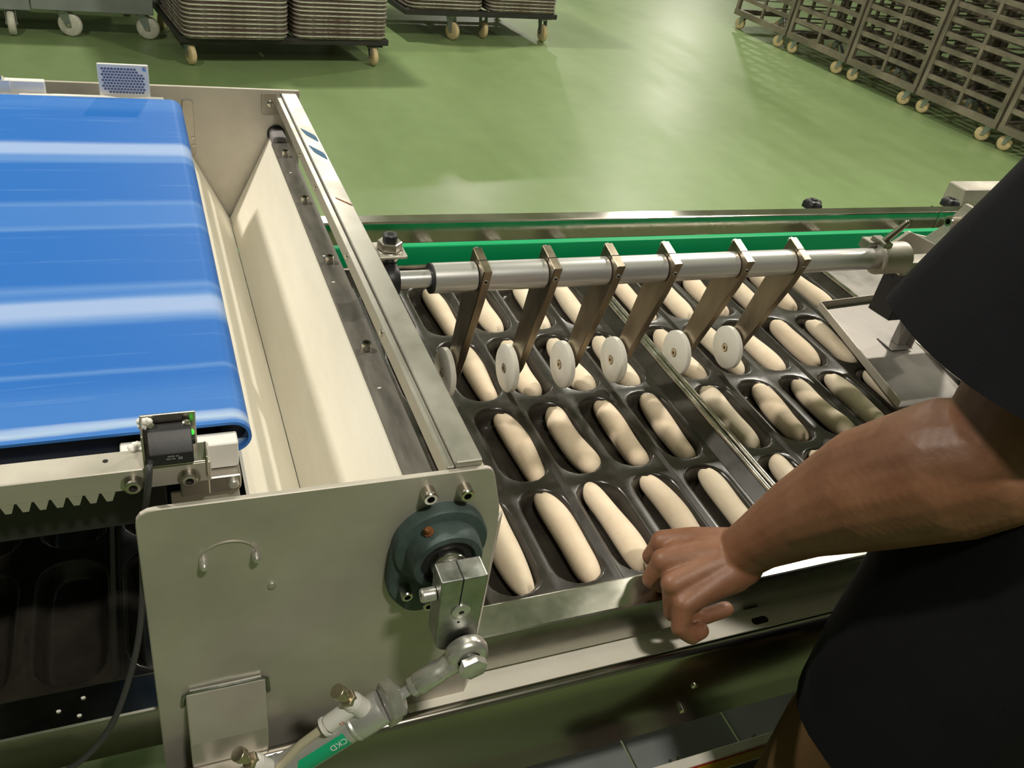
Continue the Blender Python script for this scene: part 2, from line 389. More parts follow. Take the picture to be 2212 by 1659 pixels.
TRX = [-0.8295, -0.2765, 0.2765]
make_tray(TRX[0], 'empty dark baking tray lying in the shade under the blue belt')
make_tray(TRX[1], 'dark baking tray of dough sticks that reaches under the steel hopper beam')
make_tray(TRX[2], 'dark baking tray of dough sticks that reaches under the bent sheet guard')

# ------------------------------------------------------------------ dough sticks
def dough_mesh(seed, length, rad):
    rnd = random.Random(seed); n, s = 22, 26; m = MB(); rg = []
    bend = rnd.uniform(-0.0035, 0.0035); ph = rnd.uniform(0, 6); ph2 = rnd.uniform(0, 6); sk = rnd.uniform(-.08, .08)
    for i in range(s + 1):
        t = -1 + 2 * i / s
        u = math.sin(t * math.pi / 2)
        k = (max(0.0, 1 - abs(u) ** 6.5)) ** 0.5
        r0 = rad * k * (1 + 0.06 * math.sin(2.3 * t + ph) + 0.035 * math.sin(7 * t + ph2) + sk * t) * (1 - 0.08 * u * u)
        y = u * length / 2; cx = bend * (1 - 2 * u * u) + 0.0010 * math.sin(5 * t + ph2)
        ring = []
        for j in range(n):
            a = 2 * math.pi * j / n
            rr = r0 * (1 + 0.02 * math.sin(2 * a + ph + 3 * t) + 0.02 * math.sin(3 * a + ph2 - 2 * t))
            z = math.sin(a) * rr * 0.96
            if z < -rad * 0.80: z = -rad * 0.80 + (z + rad * 0.80) * 0.15
            ring.append((cx + math.cos(a) * rr * 1.05, y, z))
        rg.append(ring)
    m.rings(rg)
    bm = m.bm
    # pinched ends: a small seam crease pushed into one end
    e = rnd.choice((-1, 1)); cy = e * length * 0.485
    for v in bm.verts:
        d = math.hypot((v.co.x - bend * -1) * 1.6, v.co.y - cy)
        if d < rad * 0.55 and v.co.z > -rad * .2: v.co.z -= 0.0045 * (1 - d / (rad * 0.55)); v.co.y -= e * 0.004 * (1 - d / (rad * 0.55))
    bmesh.ops.recalc_face_normals(bm, faces=bm.faces[:])
    for f in bm.faces: f.smooth = True
    me = bpy.data.meshes.new('dough_stick'); bm.to_mesh(me); bm.free(); me.materials.append(MATS['dough'])
    return me
ORD = ['first', 'second', 'third', 'fourth', 'fifth', 'sixth']
ROWN = ['near-rail row', 'second row from near rail', 'third row from near rail', 'green-guide row']
# measured centres (column, row): offsets from the mould centre
OFF = {(2, 1): (0.013, -0.004), (3, 1): (0.010, 0.000), (4, 1): (0.008, 0.002), (5, 1): (0.006, 0.004), (6, 1): (-0.004, 0.006), (7, 1): (0.008, 0.002), (8, 1): (0.010, 0.002),
       (2, 2): (0.010, 0.000), (3, 2): (0.000, 0.004), (4, 2): (0.004, 0.000), (5, 2): (0.003, -0.004), (6, 2): (0.004, 0.0), (9, 2): (0.008, 0.004), (10, 2): (0.005, -0.003),
       (2, 0): (0.008, 0.002), (3, 0): (-0.004, 0.006), (2, 3): (0.010, 0.0)}
for c in range(12):
    for r_ in range(4):
        if c == 0 or (c, r_) in ((1, 3), ): continue
        xc = TRX[1] if c < 6 else TRX[2]
        rnd = random.Random(c * 17 + r_ * 5 + 3)
        ln, rd = rnd.uniform(0.148, 0.162), rnd.uniform(0.0162, 0.0178)
        if r_ == 0: ln += 0.008
        me = dough_mesh(c * 31 + r_ * 7, ln, rd)
        ox, oy = OFF.get((c, r_), (rnd.uniform(0.002, 0.010), rnd.uniform(-.004, .006)))
        o = bpy.data.objects.new('dough_stick', me); COL.objects.link(o)
        o.location = (xc + CX[c % 6] + ox, ROWY[r_] + oy, -0.0245 + rd * 0.835)
        o.rotation_euler = (0, 0, R(rnd.uniform(-3.0, 3.5)))
        side = ORD[5 - c] + ' from the tray seam on hopper side' if c < 6 else ORD[c - 6] + ' past the tray seam towards sheet guard'
        tag(o, 'dough stick in ' + ROWN[r_] + ', ' + side, 'dough', 'dough sticks in the tray moulds')

# ================================================================== tray conveyor frame
cv = thing('tray_conveyor', 'stainless tray conveyor with polished rails and a green guide strip', 'conveyor', (0, 0, FLOOR))
RI, RO, RT, RB = -0.3695, -0.4125, 0.016, -0.044       # near rail: inner, outer y, top, bottom
part(cv, 'near_rail', 'steel_rail', lambda m: m.box(-1.9, 0.62, RO, RI, RB, RT), 0.003, seg=2)
def ledge(m): m.prism([(RI + .004, RB - .012), (-0.4335, RB - .012), (-0.4335, -.058), (-0.4315, -.0565), (RI + .004, -.0565 + .010)], 'x', -.53, .70)
part(cv, 'ledge', 'ledge_white', lambda m: m.box(-.56, .75, -.4360, -.385, -.0600, -.0560), 0.001)
def slot(m):
    pts = []
    for i in range(16):
        a = 2 * math.pi * i / 16; pts.append((-.0955 + (.007 if math.cos(a) > 0 else -.007) + .0052 * math.cos(a), -.4225 + .0052 * math.sin(a)))
    m.prism(pts, 'z', -.0559, -.05555)
part(cv, 'slot_hole', 'hole', slot, 0, 0)
# side guard: folded sheet with a rounded top edge
def guard(m):
    c = []
    for i in range(9):
        a = math.pi * (0.95 - 0.95 * i / 8) ; c.append((-.4475 - .0075 * -math.cos(a) , -.049 + .0075 * math.sin(a)))
    prof_o = [(-.4400, -.075)] + c[::-1][::-1]
    out = [(-.4395, -.080)] + [(-.447 + .0075 * math.cos(t), -.0475 + .0075 * math.sin(t)) for t in [math.pi * k / 8 for k in range(9)]] + [(-.4545, -.195), (-.4480, -.203), (-.4400, -.206)]
    inn = [(-.4420, -.203), (-.4475, -.200), (-.4515, -.192)] + [(-.447 + .0045 * math.cos(t), -.0475 + .0045 * math.sin(t)) for t in [math.pi * k / 8 for k in range(8, -1, -1)]] + [(-.4425, -.080)]
    m.prism(out + inn, 'x', -1.9, 1.3)
part(cv, 'side_guard', 'steel_dark', guard, 0, 40)
for px_, pz in ((-.1955, -.112), (-.1965, -.164), (-.60, -.12), (.15, -.112)):
    part(cv, 'rivet', 'bolt_steel', lambda m: m.lathe((px_, -.4545, pz), (0, -1, 0), [(0, .0048), (.001, .0048), (.0022, .003), (.0024, .0004)], 14), 0)
part(cv, 'far_rail', 'steel_polished', lambda m: m.box(-1.9, 1.043, .487, .521, .015, .06), 0.003, seg=2)
part(cv, 'far_rail', 'steel_polished', lambda m: m.box(1.047, 1.6, .487, .521, .015, .06), 0.003, seg=2)
part(cv, 'rail_joint_strip', 'bolt_steel', lambda m: m.box(1.0425, 1.0475, .4855, .5225, .014, .0612), 0.0005)
part(cv, 'guide_strip', 'green_plastic', lambda m: m.box(-1.9, 1.6, .420, .437, -.006, .044), 0.003, seg=2)
part(cv, 'guide_backing', 'steel', lambda m: m.box(-1.9, 1.6, .4375, .441, -.03, .020), 0.0008)
for bx in (-.272, -.128, .016, .69, .944):
    def br(m, bx=bx):
        m.box(bx - .012, bx + .012, .4415, .4870, .006, .012); m.box(bx - .003, bx + .003, .4415, .505, -.05, .0145)
    part(cv, 'guide_bracket', 'steel_matte', br, 0.0008)
for kx in (.70, 1.15):                                       # black star knobs behind the far rail
    k = part(cv, 'hand_knob', 'black_plastic', lambda m: m.rings([[(kx + .021 * (1 + .16 * math.cos(5 * a)) * math.cos(a) * s_, .556 + .021 * (1 + .16 * math.cos(5 * a)) * math.sin(a) * s_, z_) for a in [2 * math.pi * i / 40 for i in range(40)]] for s_, z_ in ((.7, .040), (1, .043), (1, .056), (.8, .062), (.35, .063), (.3, .066))]), 0, 50)
    part(k, 'stud', 'bolt_steel', lambda m: m.cyl((kx, .556, -.03), (kx, .556, .041), .005), 0)
    part(cv, 'knob_clamp', 'black_plastic', lambda m: m.box(kx + .01, kx + .06, .535, .575, -.05, -.018), 0.002)
# under-frame
part(cv, 'cross_member', 'steel_matte', lambda m: m.box(-.62, -.58, -.36, .48, -.12, -.07), 0.002)
part(cv, 'cross_member', 'steel_matte', lambda m: m.box(.40, .44, -.36, .48, -.12, -.07), 0.002)
for ly_ in (-.395, .505):
    for lx_ in (-1.5, -.62, 1.05):
        part(cv, 'leg', 'steel', lambda m: m.box(lx_ - .02, lx_ + .02, ly_ - .018, ly_ + .018, FLOOR + .01, (RB if ly_ < 0 else .015)), 0.002)
        part(cv, 'foot', 'black_rubber', lambda m: m.cyl((lx_, ly_, FLOOR), (lx_, ly_, FLOOR + .012), .035), 0.002)
part(cv, 'bed_plate', 'steel_grey', lambda m: m.box(.562, 1.3, -.355, .415, -.030, -.026), 0.001)
# carrying chains under the trays
for cy_ in (-.25, .28):
    part(cv, 'carrier_bar', 'steel_matte', lambda m: m.box(-1.9, 1.3, cy_ - .012, cy_ + .012, -.060, -.0262), 0.001)
# lower shelf seen below the guard
lo = thing('lower_frame', 'low steel frame with grey panels and a yellow stripe under the conveyor', 'frame', (0, 0, FLOOR))
part(lo, 'panel', 'machine_grey', lambda m: m.box(-.34, -.155, -.425, .38, -.442, -.436), 0.001)
part(lo, 'panel', 'machine_grey', lambda m: m.box(-.15, .035, -.425, .38, -.442, -.436), 0.001)
part(lo, 'panel', 'machine_grey', lambda m: m.box(.04, .30, -.425, .38, -.442, -.436), 0.001)
part(lo, 'edge_bar', 'dark_frame', lambda m: m.box(-.9, .9, -.4395, -.4270, -.452, -.425), 0.001)
for bx, by in ((-.0962, -.40), (.0473, -.40), (-.40, -.40)):
    part(lo, 'stud', 'bolt_steel', lambda m: (m.cyl((bx, by, -.44), (bx, by, -.405), .0028, n=10), hexa(m, (bx, by, -.436), (0, 0, 1), .006, .006)), 0)
sp = part(lo, 'stripe_bar', 'ledge_white', lambda m: m.box(-.9, .9, -.4560, -.4420, -.3600, -.3180), 0.001)
part(sp, 'stripe', 'red_paint', lambda m: m.box(-.9, .9, -.4568, -.4560, -.3260, -.3220), 0)
part(sp, 'stripe', 'yellow_paint', lambda m: m.box(-.9, .9, -.4568, -.4560, -.3530, -.3270), 0)
for lx_ in (-.85, .85):
    part(lo, 'leg', 'dark_frame', lambda m: m.box(lx_ - .02, lx_ + .02, -.4420, -.4285, FLOOR, -.318), 0.001)
    part(lo, 'leg', 'dark_frame', lambda m: m.box(lx_ - .02, lx_ + .02, .36, .38, FLOOR, -.44), 0.001)

# ================================================================== hopper
YP, YF = -0.4230, 0.530
hp = thing('dough_hopper', 'stainless hopper with white V flaps and a long steel beam', 'hopper', (-.65, 0, FLOOR))
def rounded(poly, rad, n=4):
    out = []
    for i, p in enumerate(poly):
        p = Vector(p); a = Vector(poly[i - 1]); b = Vector(poly[(i + 1) % len(poly)]); r = rad[i] if isinstance(rad, (list, tuple)) else rad
        if r <= 0: out.append(tuple(p)); continue
        u, v = (a - p).normalized(), (b - p).normalized()
        for k in range(n + 1):
            t = k / n; q = p + u * r * (1 - t) ** 2 + v * r * t ** 2; out.append(tuple(q))
    return out
near = rounded([(-.7985, .2755), (-.8015, -.30), (-.4875, -.0819), (-.4915, .2010), (-.5080, .2715)][::-1], [.008, .012, 0, 0, .02])
part(hp, 'side_plate', 'steel_matte', lambda m: m.prism(rounded([(-.7985, .2765), (-.8015, -.36), (-.62, -.36), (-.4955, -.0819), (-.4955, .2180), (-.5100, .2730)], [.016, 0, 0, 0, .012, .010]), 'y', YP, YP + .005), 0.0008)
part(hp, 'edge_flange', 'steel_matte', lambda m: m.prism([(-.4955, YP), (-.4870, YP + .010), (-.4870, YP + .014), (-.4985, YP + .002)], 'z', -.0815, .2040), 0.0004)
part(hp, 'side_plate', 'steel_matte', lambda m: m.prism(rounded([(-1.30, .2835), (-1.30, -.06), (-.62, -.06), (-.5130, .0), (-.5130, .2835)], [0, 0, 0, 0, .003]), 'y', YF, YF + .005), 0.0008)
# beam: box section with a narrow lip on its inner side
BX0, BX1, BZ = -.5445, -.5195, .2800
part(hp, 'beam', 'steel_satin', lambda m: m.box(BX0, BX1, YP + .005, YF, .266, BZ), 0.0010)
part(hp, 'beam_lip', 'steel_satin', lambda m: m.box(BX0 - .0075, BX0 - .0004, YP + .005, YF, .2560, .2755), 0.0006)
for yy in (.30, .18, -.02, -.19):
    part(hp, 'lip_rivet', 'bolt_steel', lambda m: m.lathe((BX0 - .0075, yy, .2660), (-1, 0, 0), [(0, .004), (.0015, .0035), (.0022, .0005)], 12), 0)
for k_, (y0_, z_) in enumerate(((.330, .2803), (.262, .2803))):        # smears of blue marker across the beam
    part(hp, 'marker_stroke', 'tape_blue', lambda m: m.prism(rounded([(BX0 + .0035, y0_ + .038), (BX1 - .0035, y0_ + .006), (BX1 - .0030, y0_ - .020), (BX0 + .0080, y0_ + .008)], .006), 'z', z_ - .0002, z_ + .0001), 0, 0)
part(hp, 'marker_stroke', 'rust', lambda m: m.prism(rounded([(BX0 + .006, .118), (BX1 - .001, .094), (BX1 - .0015, .090), (BX0 + .007, .113)], .002), 'z', .2801, .2804), 0, 0)
part(hp, 'corner_tab', 'steel', lambda m: m.prism(rounded([(-.5760, .2790), (-.5760, .2440), (-.5440, .2440), (-.5440, .2790)], [.006, .006, 0, 0]), 'y', YF - .004, YF), 0.0006)
part(hp, 'tab_screw', 'bolt_steel', lambda m: m.lathe((-.5620, YF - .004, .2615), (0, -1, 0), [(0, .0055), (.002, .005), (.0035, .002), (.0036, .0005)], 16), 0)
part(hp, 'hinge_tab', 'steel', lambda m: m.prism(rounded([(-.700, .262), (-.700, .170), (-.683, .170), (-.683, .262)], .004), 'y', YF - .003, YF), 0.0006)
for z_ in (.186, .2):
    part(hp, 'tab_screw', 'bolt_steel', lambda m: m.lathe((-.6865, YF - .003, z_), (0, -1, 0), [(0, .003), (.002, .0028), (.0025, .0005)], 10), 0)
# flaps
VX, VZ = -.6330, .0560
def flap(m, xa, za, xb, zb, th):
    d = Vector((xb - xa, 0, zb - za)).normalized(); n_ = Vector((-d.z, 0, d.x)) * th
    m.prism([(xa, za), (xb, zb), (xb + n_.x, zb + n_.z), (xa + n_.x, za + n_.z)], 'y', YP + .008, YF - .006)
part(hp, 'flap', 'flap_ribbed', lambda m: flap(m, VX + .0002, VZ, -.5645, .2040, -.004), 0.0005)
part(hp, 'flap', 'flap_ribbed', lambda m: flap(m, VX - .0002, VZ, -.7060, .2040, .004), 0.0005)
part(hp, 'flap_backing', 'steel_matte', lambda m: flap(m, VX + .0065, VZ - .002, -.5595, .2020, -.003), 0.0005)
part(hp, 'clamp_strip', 'steel_bar', lambda m: m.box(-.5655, -.5370, YP + .008, YF - .040, .2035, .2085), 0.0008)
for yy in (.432, .256, .0725, -.135):
    capscrew(hp, (-.5520, yy, .2085), (0, 0, 1), .0058, .0100, 'strip_screw')
for yy, xx in ((.365, -.5545), (.09, -.5560), (.02, -.5575), (-.21, -.5550)):
    part(hp, 'flour_speck', 'flour', lambda m: m.sphere((xx, yy, .2087), .0016, 1, (1.6, 1, .4)), 0)
part(hp, 'pivot_block', 'grey_plastic', lambda m: m.prism(rounded([(-.5640, .2010), (-.5400, .2010), (-.5400, .2190), (-.5640, .2190)], [.002, .002, .007, .007]), 'y', YF - .040, YF - .0005), 0.001)
part(hp, 'pivot_washer', 'black_rubber', lambda m: m.cyl((-.552, YF - .003, .2095), (-.552, YF - .0002, .2095), .0150), 0)
# near plate fittings
for xx, zz in ((-.5690, .2560), (-.5355, .2535)):
    capscrew(hp, (xx, YP, zz), (0, -1, 0), .0066, .0115, 'plate_screw')
def ring_arc(m):
    cx_, cz_ = -.7330, .2130
    for k in range(2): pass
    pts = [(cx_ + .0225 * math.cos(a), YP - .0003, cz_ + .0185 * math.sin(a)) for a in [R(200) - R(220) * i / 24 for i in range(25)]]
    m.tube(pts, .0009, 6)
part(hp, 'weld_mark', 'steel_matte', ring_arc, 0)
for xx, zz in ((-.7525, .2130), (-.7120, .2130)):
    part(hp, 'weld_stud', 'zinc', lambda m: m.lathe((xx, YP, zz), (0, -1, 0), [(0, .0036), (.0075, .0036), (.009, .0022), (.0091, .0004)], 14), 0)
part(hp, 'weld_stud', 'zinc', lambda m: m.lathe((-.6990, YP, .1710), (0, -1, 0), [(0, .0034), (.002, .0032), (.003, .0006)], 14), 0)
# flange bearing on the near plate
AX, AZ = -.5530, .1960
bh = part(hp, 'bearing_housing', 'cast_green', lambda m: m.lathe((AX, YP, AZ), (0, -1, 0), [(0, .0440), (.010, .0440), (.0125, .0425), (.0145, .0345), (.0290, .0330), (.0320, .0310), (.0322, .0255), (.026, .0235)], 40), 0, 45)
part(bh, 'mounting_flange', 'cast_green', lambda m: m.prism(rounded([(AX - .045, AZ + .012), (AX - .047, AZ - .054), (AX - .020, AZ - .092), (AX + .030, AZ - .078), (AX + .040, AZ + .0)], .018, 5), 'y', YP - .009, YP), 0.002)
part(bh, 'seal', 'black_rubber', lambda m: m.lathe((AX, YP - .024, AZ), (0, -1, 0), [(0, .0250), (.004, .0250), (.0045, .0165), (.0, .0165)], 32), 0)
part(bh, 'inner_ring', 'bolt_steel', lambda m: m.lathe((AX, YP - .022, AZ), (0, -1, 0), [(0, .0163), (.0155, .0163), (.017, .0155), (.017, .0120), (.005, .0118)], 32), 0)
part(bh, 'set_screw', 'hole', lambda m: m.cyl((AX - .008, YP - .033, AZ + .0135), (AX - .0085, YP - .033, AZ + .0146), .0028, n=12), 0)
part(bh, 'grease_nipple', 'rust', lambda m: m.lathe((AX - .0165, YP - .019, AZ + .0285), (-.45, -.35, .8), [(0, .0048), (.004, .0048), (.004, .0032), (.008, .0030), (.0105, .0014)], 8), 0)
for xx, zz in ((AX - .0295, AZ - .0500), (AX - .0075, AZ - .0690)):
    capscrew(bh, (xx, YP - .009, zz), (0, -1, 0), .0056, .0120, 'flange_screw')
part(hp, 'pivot_shaft', 'aluminium', lambda m: m.lathe((AX, YP - .02, AZ), (0, -1, 0), [(0, .0117), (.042, .0117), (.044, .0105)], 28), 0)
# crank arm
ca = thing('crank_arm', 'zinc crank arm clamped on the pivot shaft of the hopper plate', 'crank', (AX, YP - .05, AZ))
CY0, CY1 = YP - .043, YP - .066
arm = rounded([(AX - .0185, AZ + .0165), (AX - .0150, AZ - .0750), (AX + .0230, AZ - .0800), (AX + .0235, AZ + .0165)], [.002, .014, .014, .002], 5)
part(ca, 'arm', 'zinc_dark', lambda m: m.prism(arm, 'y', CY0, CY1), 0.0012, seg=2)
part(ca, 'clamp_slit', 'hole', lambda m: m.box(AX + .0005, AX + .0016, CY1 - .0003, CY1 + .0003, AZ - .0210, AZ + .0163), 0)
part(ca, 'clamp_slit', 'hole', lambda m: m.box(AX + .0005, AX + .0016, CY1 - .0001, CY0 - .002, AZ + .0164, AZ + .0168), 0)
part(ca, 'end_cap', 'zinc', lambda m: m.lathe((AX + .0035, CY1, AZ - .0250), (0, -1, 0), [(0, .0088), (.0012, .0088), (.0018, .0075), (.0018, .0026), (.0006, .0024)], 28), 0)
part(ca, 'centre_hole', 'hole', lambda m: m.cyl((AX + .0035, CY1 - .0010, AZ - .0250), (AX + .0035, CY1 - .0008, AZ - .0250), .0024), 0)
part(ca, 'oil_hole', 'hole', lambda m: m.cyl((AX + .0030, CY1 - .0003, AZ - .0390), (AX + .0030, CY1 + .0003, AZ - .0390), .0013, n=10), 0)
capscrew(ca, (AX - .0183, (CY0 + CY1) / 2, AZ - .0090), (-1, 0, 0), .0064, .0125, 'clamp_screw', 'zinc')
# air cylinder
PX, PZ = AX + .0110, AZ - .0710
cyo = thing('air_cylinder', 'small chrome air cylinder with white hose fittings below the crank', 'cylinder', (PX - .1, CY1 - .02, PZ - .06))
PY = CY1 - .011
pin = Vector((PX, PY, PZ)); ax = (Vector((PX - .1660, PY - .002, PZ - .1130)) - pin).normalized(); up = Vector((0, -1, 0)).cross(ax) * -1
if up.z < 0: up = -up
re_ = part(cyo, 'rod_end', 'zinc', lambda m: m.lathe(pin + Vector((0, .008, 0)), (0, -1, 0), [(0, .0150), (.002, .0185), (.008, .0200), (.014, .0185), (.016, .0155), (.016, .0105), (.0, .0105)], 32), 0, 45)
part(re_, 'shank', 'zinc', lambda m: m.lathe(pin + ax * .012, ax, [(0, .0110), (.014, .0095), (.016, .0105), (.038, .0105), (.040, .0092)], 22), 0, 45)
part(re_, 'ball', 'zinc_dark', lambda m: m.sphere(pin, .0105, 3, (1, .95, 1)), 0)
part(re_, 'pivot_bolt', 'zinc', lambda m: (m.cyl(pin + Vector((0, .011, 0)), pin + Vector((0, -.011, 0)), .005), hexa(m, pin + Vector((0.001, -.011, 0)), (0, -1, 0), .0128, .0085, (1, 0, .4))), 0)
part(re_, 'lock_nut', 'zinc', lambda m: hexa(m, pin + ax * .052, ax, .0095, .0065), 0.0003)
part(cyo, 'piston_rod', 'aluminium', lambda m: m.cyl(pin + ax * .05, pin + ax * .085, .0048), 0)
part(cyo, 'gland', 'aluminium', lambda m: m.lathe(pin + ax * .0690, ax, [(0, .0100), (.002, .0140), (.004, .0170), (.0060, .0170)], 30), 0)
part(cyo, 'gland_nut', 'zinc', lambda m: hexa(m, pin + ax * .0745, ax, .0245, .0130, (0, -.3, 1)), 0.0006)
part(cyo, 'end_cover', 'aluminium', lambda m: m.lathe(pin + ax * .0875, ax, [(0, .0150), (.003, .0158), (.026, .0158), (.028, .0150), (.030, .0158), (.032, .0150)], 32), 0)
part(cyo, 'barrel', 'aluminium', lambda m: m.lathe(pin + ax * .119, ax, [(0, .0135), (.075, .0135)], 32), 0)
part(cyo, 'end_cover', 'aluminium', lambda m: m.lathe(pin + ax * .194, ax, [(0, .0158), (.04, .0158)], 32), 0)
# curved green label with the maker's letters
side = Vector((0, -1, 0)); upn = (up - ax * up.dot(ax)).normalized(); sd = ax.cross(upn)
if sd.y > 0: sd = -sd
def lab(m):
    rg = []
    for s0 in (.126, .172):
        rg.append([pin + ax * (s0 + (.012 * (1 - k / 8) if s0 > .15 else 0)) + (sd * math.cos(a) + upn * math.sin(a)) * .01362 for k, a in enumerate([R(-14) + R(66) * i / 8 for i in range(9)])])
    m.rings(rg, False, False, False)
part(cyo, 'label', 'label_green', lab, 0)
def text_mesh(body, size, M, name, mat, parent):
    cu = bpy.data.curves.new(name, 'FONT'); cu.body = body; cu.size = size; cu.align_x = 'CENTER'; cu.align_y = 'CENTER'; cu.extrude = size * 0.01
    o = bpy.data.objects.new(name, cu); COL.objects.link(o)
    me = bpy.data.meshes.new_from_object(o.evaluated_get(bpy.context.evaluated_depsgraph_get())); bpy.data.objects.remove(o)
    me.transform(M); me.transform(Matrix.Translation(-Vector(parent['_o']))); me.materials.append(MATS[mat])
    return link(name, me, parent)
ang = R(24); nrm = sd * math.cos(ang) + upn * math.sin(ang); tx = -(-ax); ty = nrm.cross(ax)
c_ = pin + ax * .1345 + nrm * .0139
Mt = Matrix((( -ax.x, 0, 0, 0), (0, 1, 0, 0), (0, 0, 1, 0), (0, 0, 0, 1)))
xa_ = ax; ya_ = nrm.cross(xa_)
Mt = Matrix.Identity(4)
for i in range(3): Mt[i][0] = xa_[i]; Mt[i][1] = ya_[i]; Mt[i][2] = nrm[i]; Mt[i][3] = c_[i]
text_mesh('CKD', .0080, Mt, 'label_text', 'letter_white', cyo)
def fitting(s0, tube_to):
    b0 = pin + ax * s0 + upn * .0150
    f = part(cyo, 'speed_fitting', 'white_plastic', lambda m: (m.cyl(b0, b0 + upn * .016, .0090, n=20), m.sphere(b0 + upn * .016, .0090, 2), m.cyl(b0 + upn * .010 + ax * .002, b0 + upn * .006 + ax * .030, .0078, .0082, n=20)), 0, 45)
    part(f, 'adjuster_screw', 'brass', lambda m: (hexa(m, b0 + upn * .020, upn, .0078, .005), m.cyl(b0 + upn * .025, b0 + upn * .034, .0048, n=14), m.cyl(b0 + upn * .034, b0 + upn * .041, .0066, n=16)), 0.0003)
    e = b0 + upn * .006 + ax * .030
    part(f, 'release_ring', 'white_plastic', lambda m: m.lathe(e, ax, [(0, .0055), (.003, .0055), (.003, .0088), (.0055, .0088)], 22), 0)
    part(f, 'hose', 'tube_clear', lambda m: m.tube([e + ax * .004, e + ax * .03 - upn * .003, e + ax * .07 - upn * .014 + sd * .004, e + ax * .12 - upn * .035 + sd * .01], .0040, 12), 0, 60)
    Mx = Matrix.Identity(4); q_ = b0 + upn * .008 + ax * .017 + sd * .0084
    yy = sd.cross(ax)
    for i in range(3): Mx[i][0] = ax[i]; Mx[i][1] = yy[i]; Mx[i][2] = sd[i]; Mx[i][3] = q_[i]
    text_mesh('o', .009, Mx, 'printed_mark', 'letter_red', f)
fitting(.1015, None); fitting(.2010, None)
# welded bracket that carries the cylinder
def wb(m):
    m.prism([(YP, .046), (YP - .004, .048), (YP - .022, -.004), (YP - .022, -.30), (YP - .018, -.30), (YP - .018, -.005), (YP, .040)], 'x', -.7760, -.7060)
part(hp, 'welded_bracket', 'steel_matte', wb, 0.0015, seg=2)
part(hp, 'weld_bead', 'zinc_dark', lambda m: m.tube([(-.7790, YP - .001, .030), (-.7770, YP - .002, .044), (-.772, YP - .002, .0485), (-.74, YP - .0025, .0490), (-.71, YP - .002, .0485), (-.7045, YP - .002, .044), (-.7030, YP - .001, .025)], .0022, 8), 0)
part(cyo, 'clevis', 'steel_matte', lambda m: m.box(-.765, -.715, PY - .004, YP - .022, -.07, -.04), 0.002)
# hopper standing frame below the far plate and near plate
for yy in (YP + .0026, YF + .0026):
    part(hp, 'stand_post', 'steel', lambda m: m.box(-.79, -.75, yy + (.004 if yy < 0 else .004), yy + .030, FLOOR, (-.09 if yy < 0 else -.05)), 0.002)

# ================================================================== retracting belt conveyor
bc = thing('belt_conveyor', 'short conveyor with a wide blue belt above the hopper', 'conveyor', (-1.2, 0.05, FLOOR))
BY0, BY1, BT, NR, NX = -.3445, .4460, .2900, .0165, -.7200
belt_prof = []
for i in range(13):
    a = math.pi / 2 - math.pi * i / 12; belt_prof.append((NX + NR * math.cos(a), BT - NR + NR * math.sin(a)))
def beltm(m):
    th = .0028
    out = [(-2.2, BT)] + belt_prof + [(-2.2, BT - 2 * NR)]
    inn = [(-2.2, BT - 2 * NR + th)] + [(NX + (NR - th) * math.cos(-math.pi / 2 + math.pi * i / 12), BT - NR + (NR - th) * math.sin(-math.pi / 2 + math.pi * i / 12)) for i in range(13)] + [(-2.2, BT - th)]
    m.prism(out + inn, 'y', BY0, BY1)
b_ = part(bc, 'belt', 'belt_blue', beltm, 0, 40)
part(bc, 'belt_bed', 'black_plastic', lambda m: m.box(-2.2, NX - .008, BY0 + .012, BY1 - .012, BT - 2 * NR + .004, BT - .0036), 0)
part(bc, 'nose_roller', 'black_plastic', lambda m: m.cyl((NX, BY0 + .012, BT - NR), (NX, BY1 - .012, BT - NR), NR - .0036, n=18), 0)
part(bc, 'nose_block', 'white_plastic', lambda m: m.prism(rounded([(-.8060, .2820), (-.8060, .2560), (-.7165, .2560), (-.7165, .2820)], [0, 0, .004, 0]), 'y', -.3620, -.3460), 0.001)
part(bc, 'nose_block', 'steel', lambda m: m.prism(rounded([(-.7640, .2555), (-.7640, .2380), (-.7160, .2380), (-.7160, .2555)], [0, 0, .006, 0]), 'y', -.3720, -.3400), 0.001)
part(bc, 'nose_screw', 'zinc', lambda m: m.lathe((-.7225, -.372, .2475), (0, -1, 0), [(0, .0045), (.003, .0045), (.004, .0035), (.0041, .0005)], 14), 0)
# toothed rack bar on the near side
GY0, GY1, GT, GB = -.4000, -.3760, .2980, .2780
part(bc, 'rack_bar', 'steel_matte', lambda m: m.box(-2.2, -.7410, GY0, GY1, GB, GT), 0.0008)
def teeth(m):
    x = -.812
    m.prism([(-2.2, GB + .0005), (-.812, GB + .0005), (-.812, GB - .0012), (-2.2, GB - .0012)], 'y', GY0 + .0002, GY1 - .001)
for k in range(34):
    xx = -.815 - k * .0112
    part(bc, 'tooth', 'steel_matte', lambda m: m.prism([(xx - .0048, GB + .0005), (xx - .0020, GB - .0082), (xx + .0020, GB - .0082), (xx + .0048, GB + .0005)], 'y', GY0, GY1), 0)
for xx in (-.7975, -.7575):
    part(bc, 'rack_washer', 'steel', lambda m: m.cyl((xx, GY0, .2850), (xx, GY0 - .0012, .2850), .0085, n=24), 0)
    capscrew(bc, (xx, GY0 - .0012, .2850), (0, -1, 0), .0062, .0050, 'rack_screw', 'steel')
part(bc, 'pin_hole', 'hole', lambda m: m.cyl((-.815, -.386, GT - .0002), (-.815, -.386, GT + .0002), .0020, n=14), 0)
part(bc, 'side_beam', 'dark_frame', lambda m: m.box(-2.2, -.775, -.372, -.347, .215, .268), 0.001)
part(bc, 'rack_bridge', 'steel', lambda m: m.box(-.7640, -.7420, -.392, -.3700, .2560, .2790), 0.001)
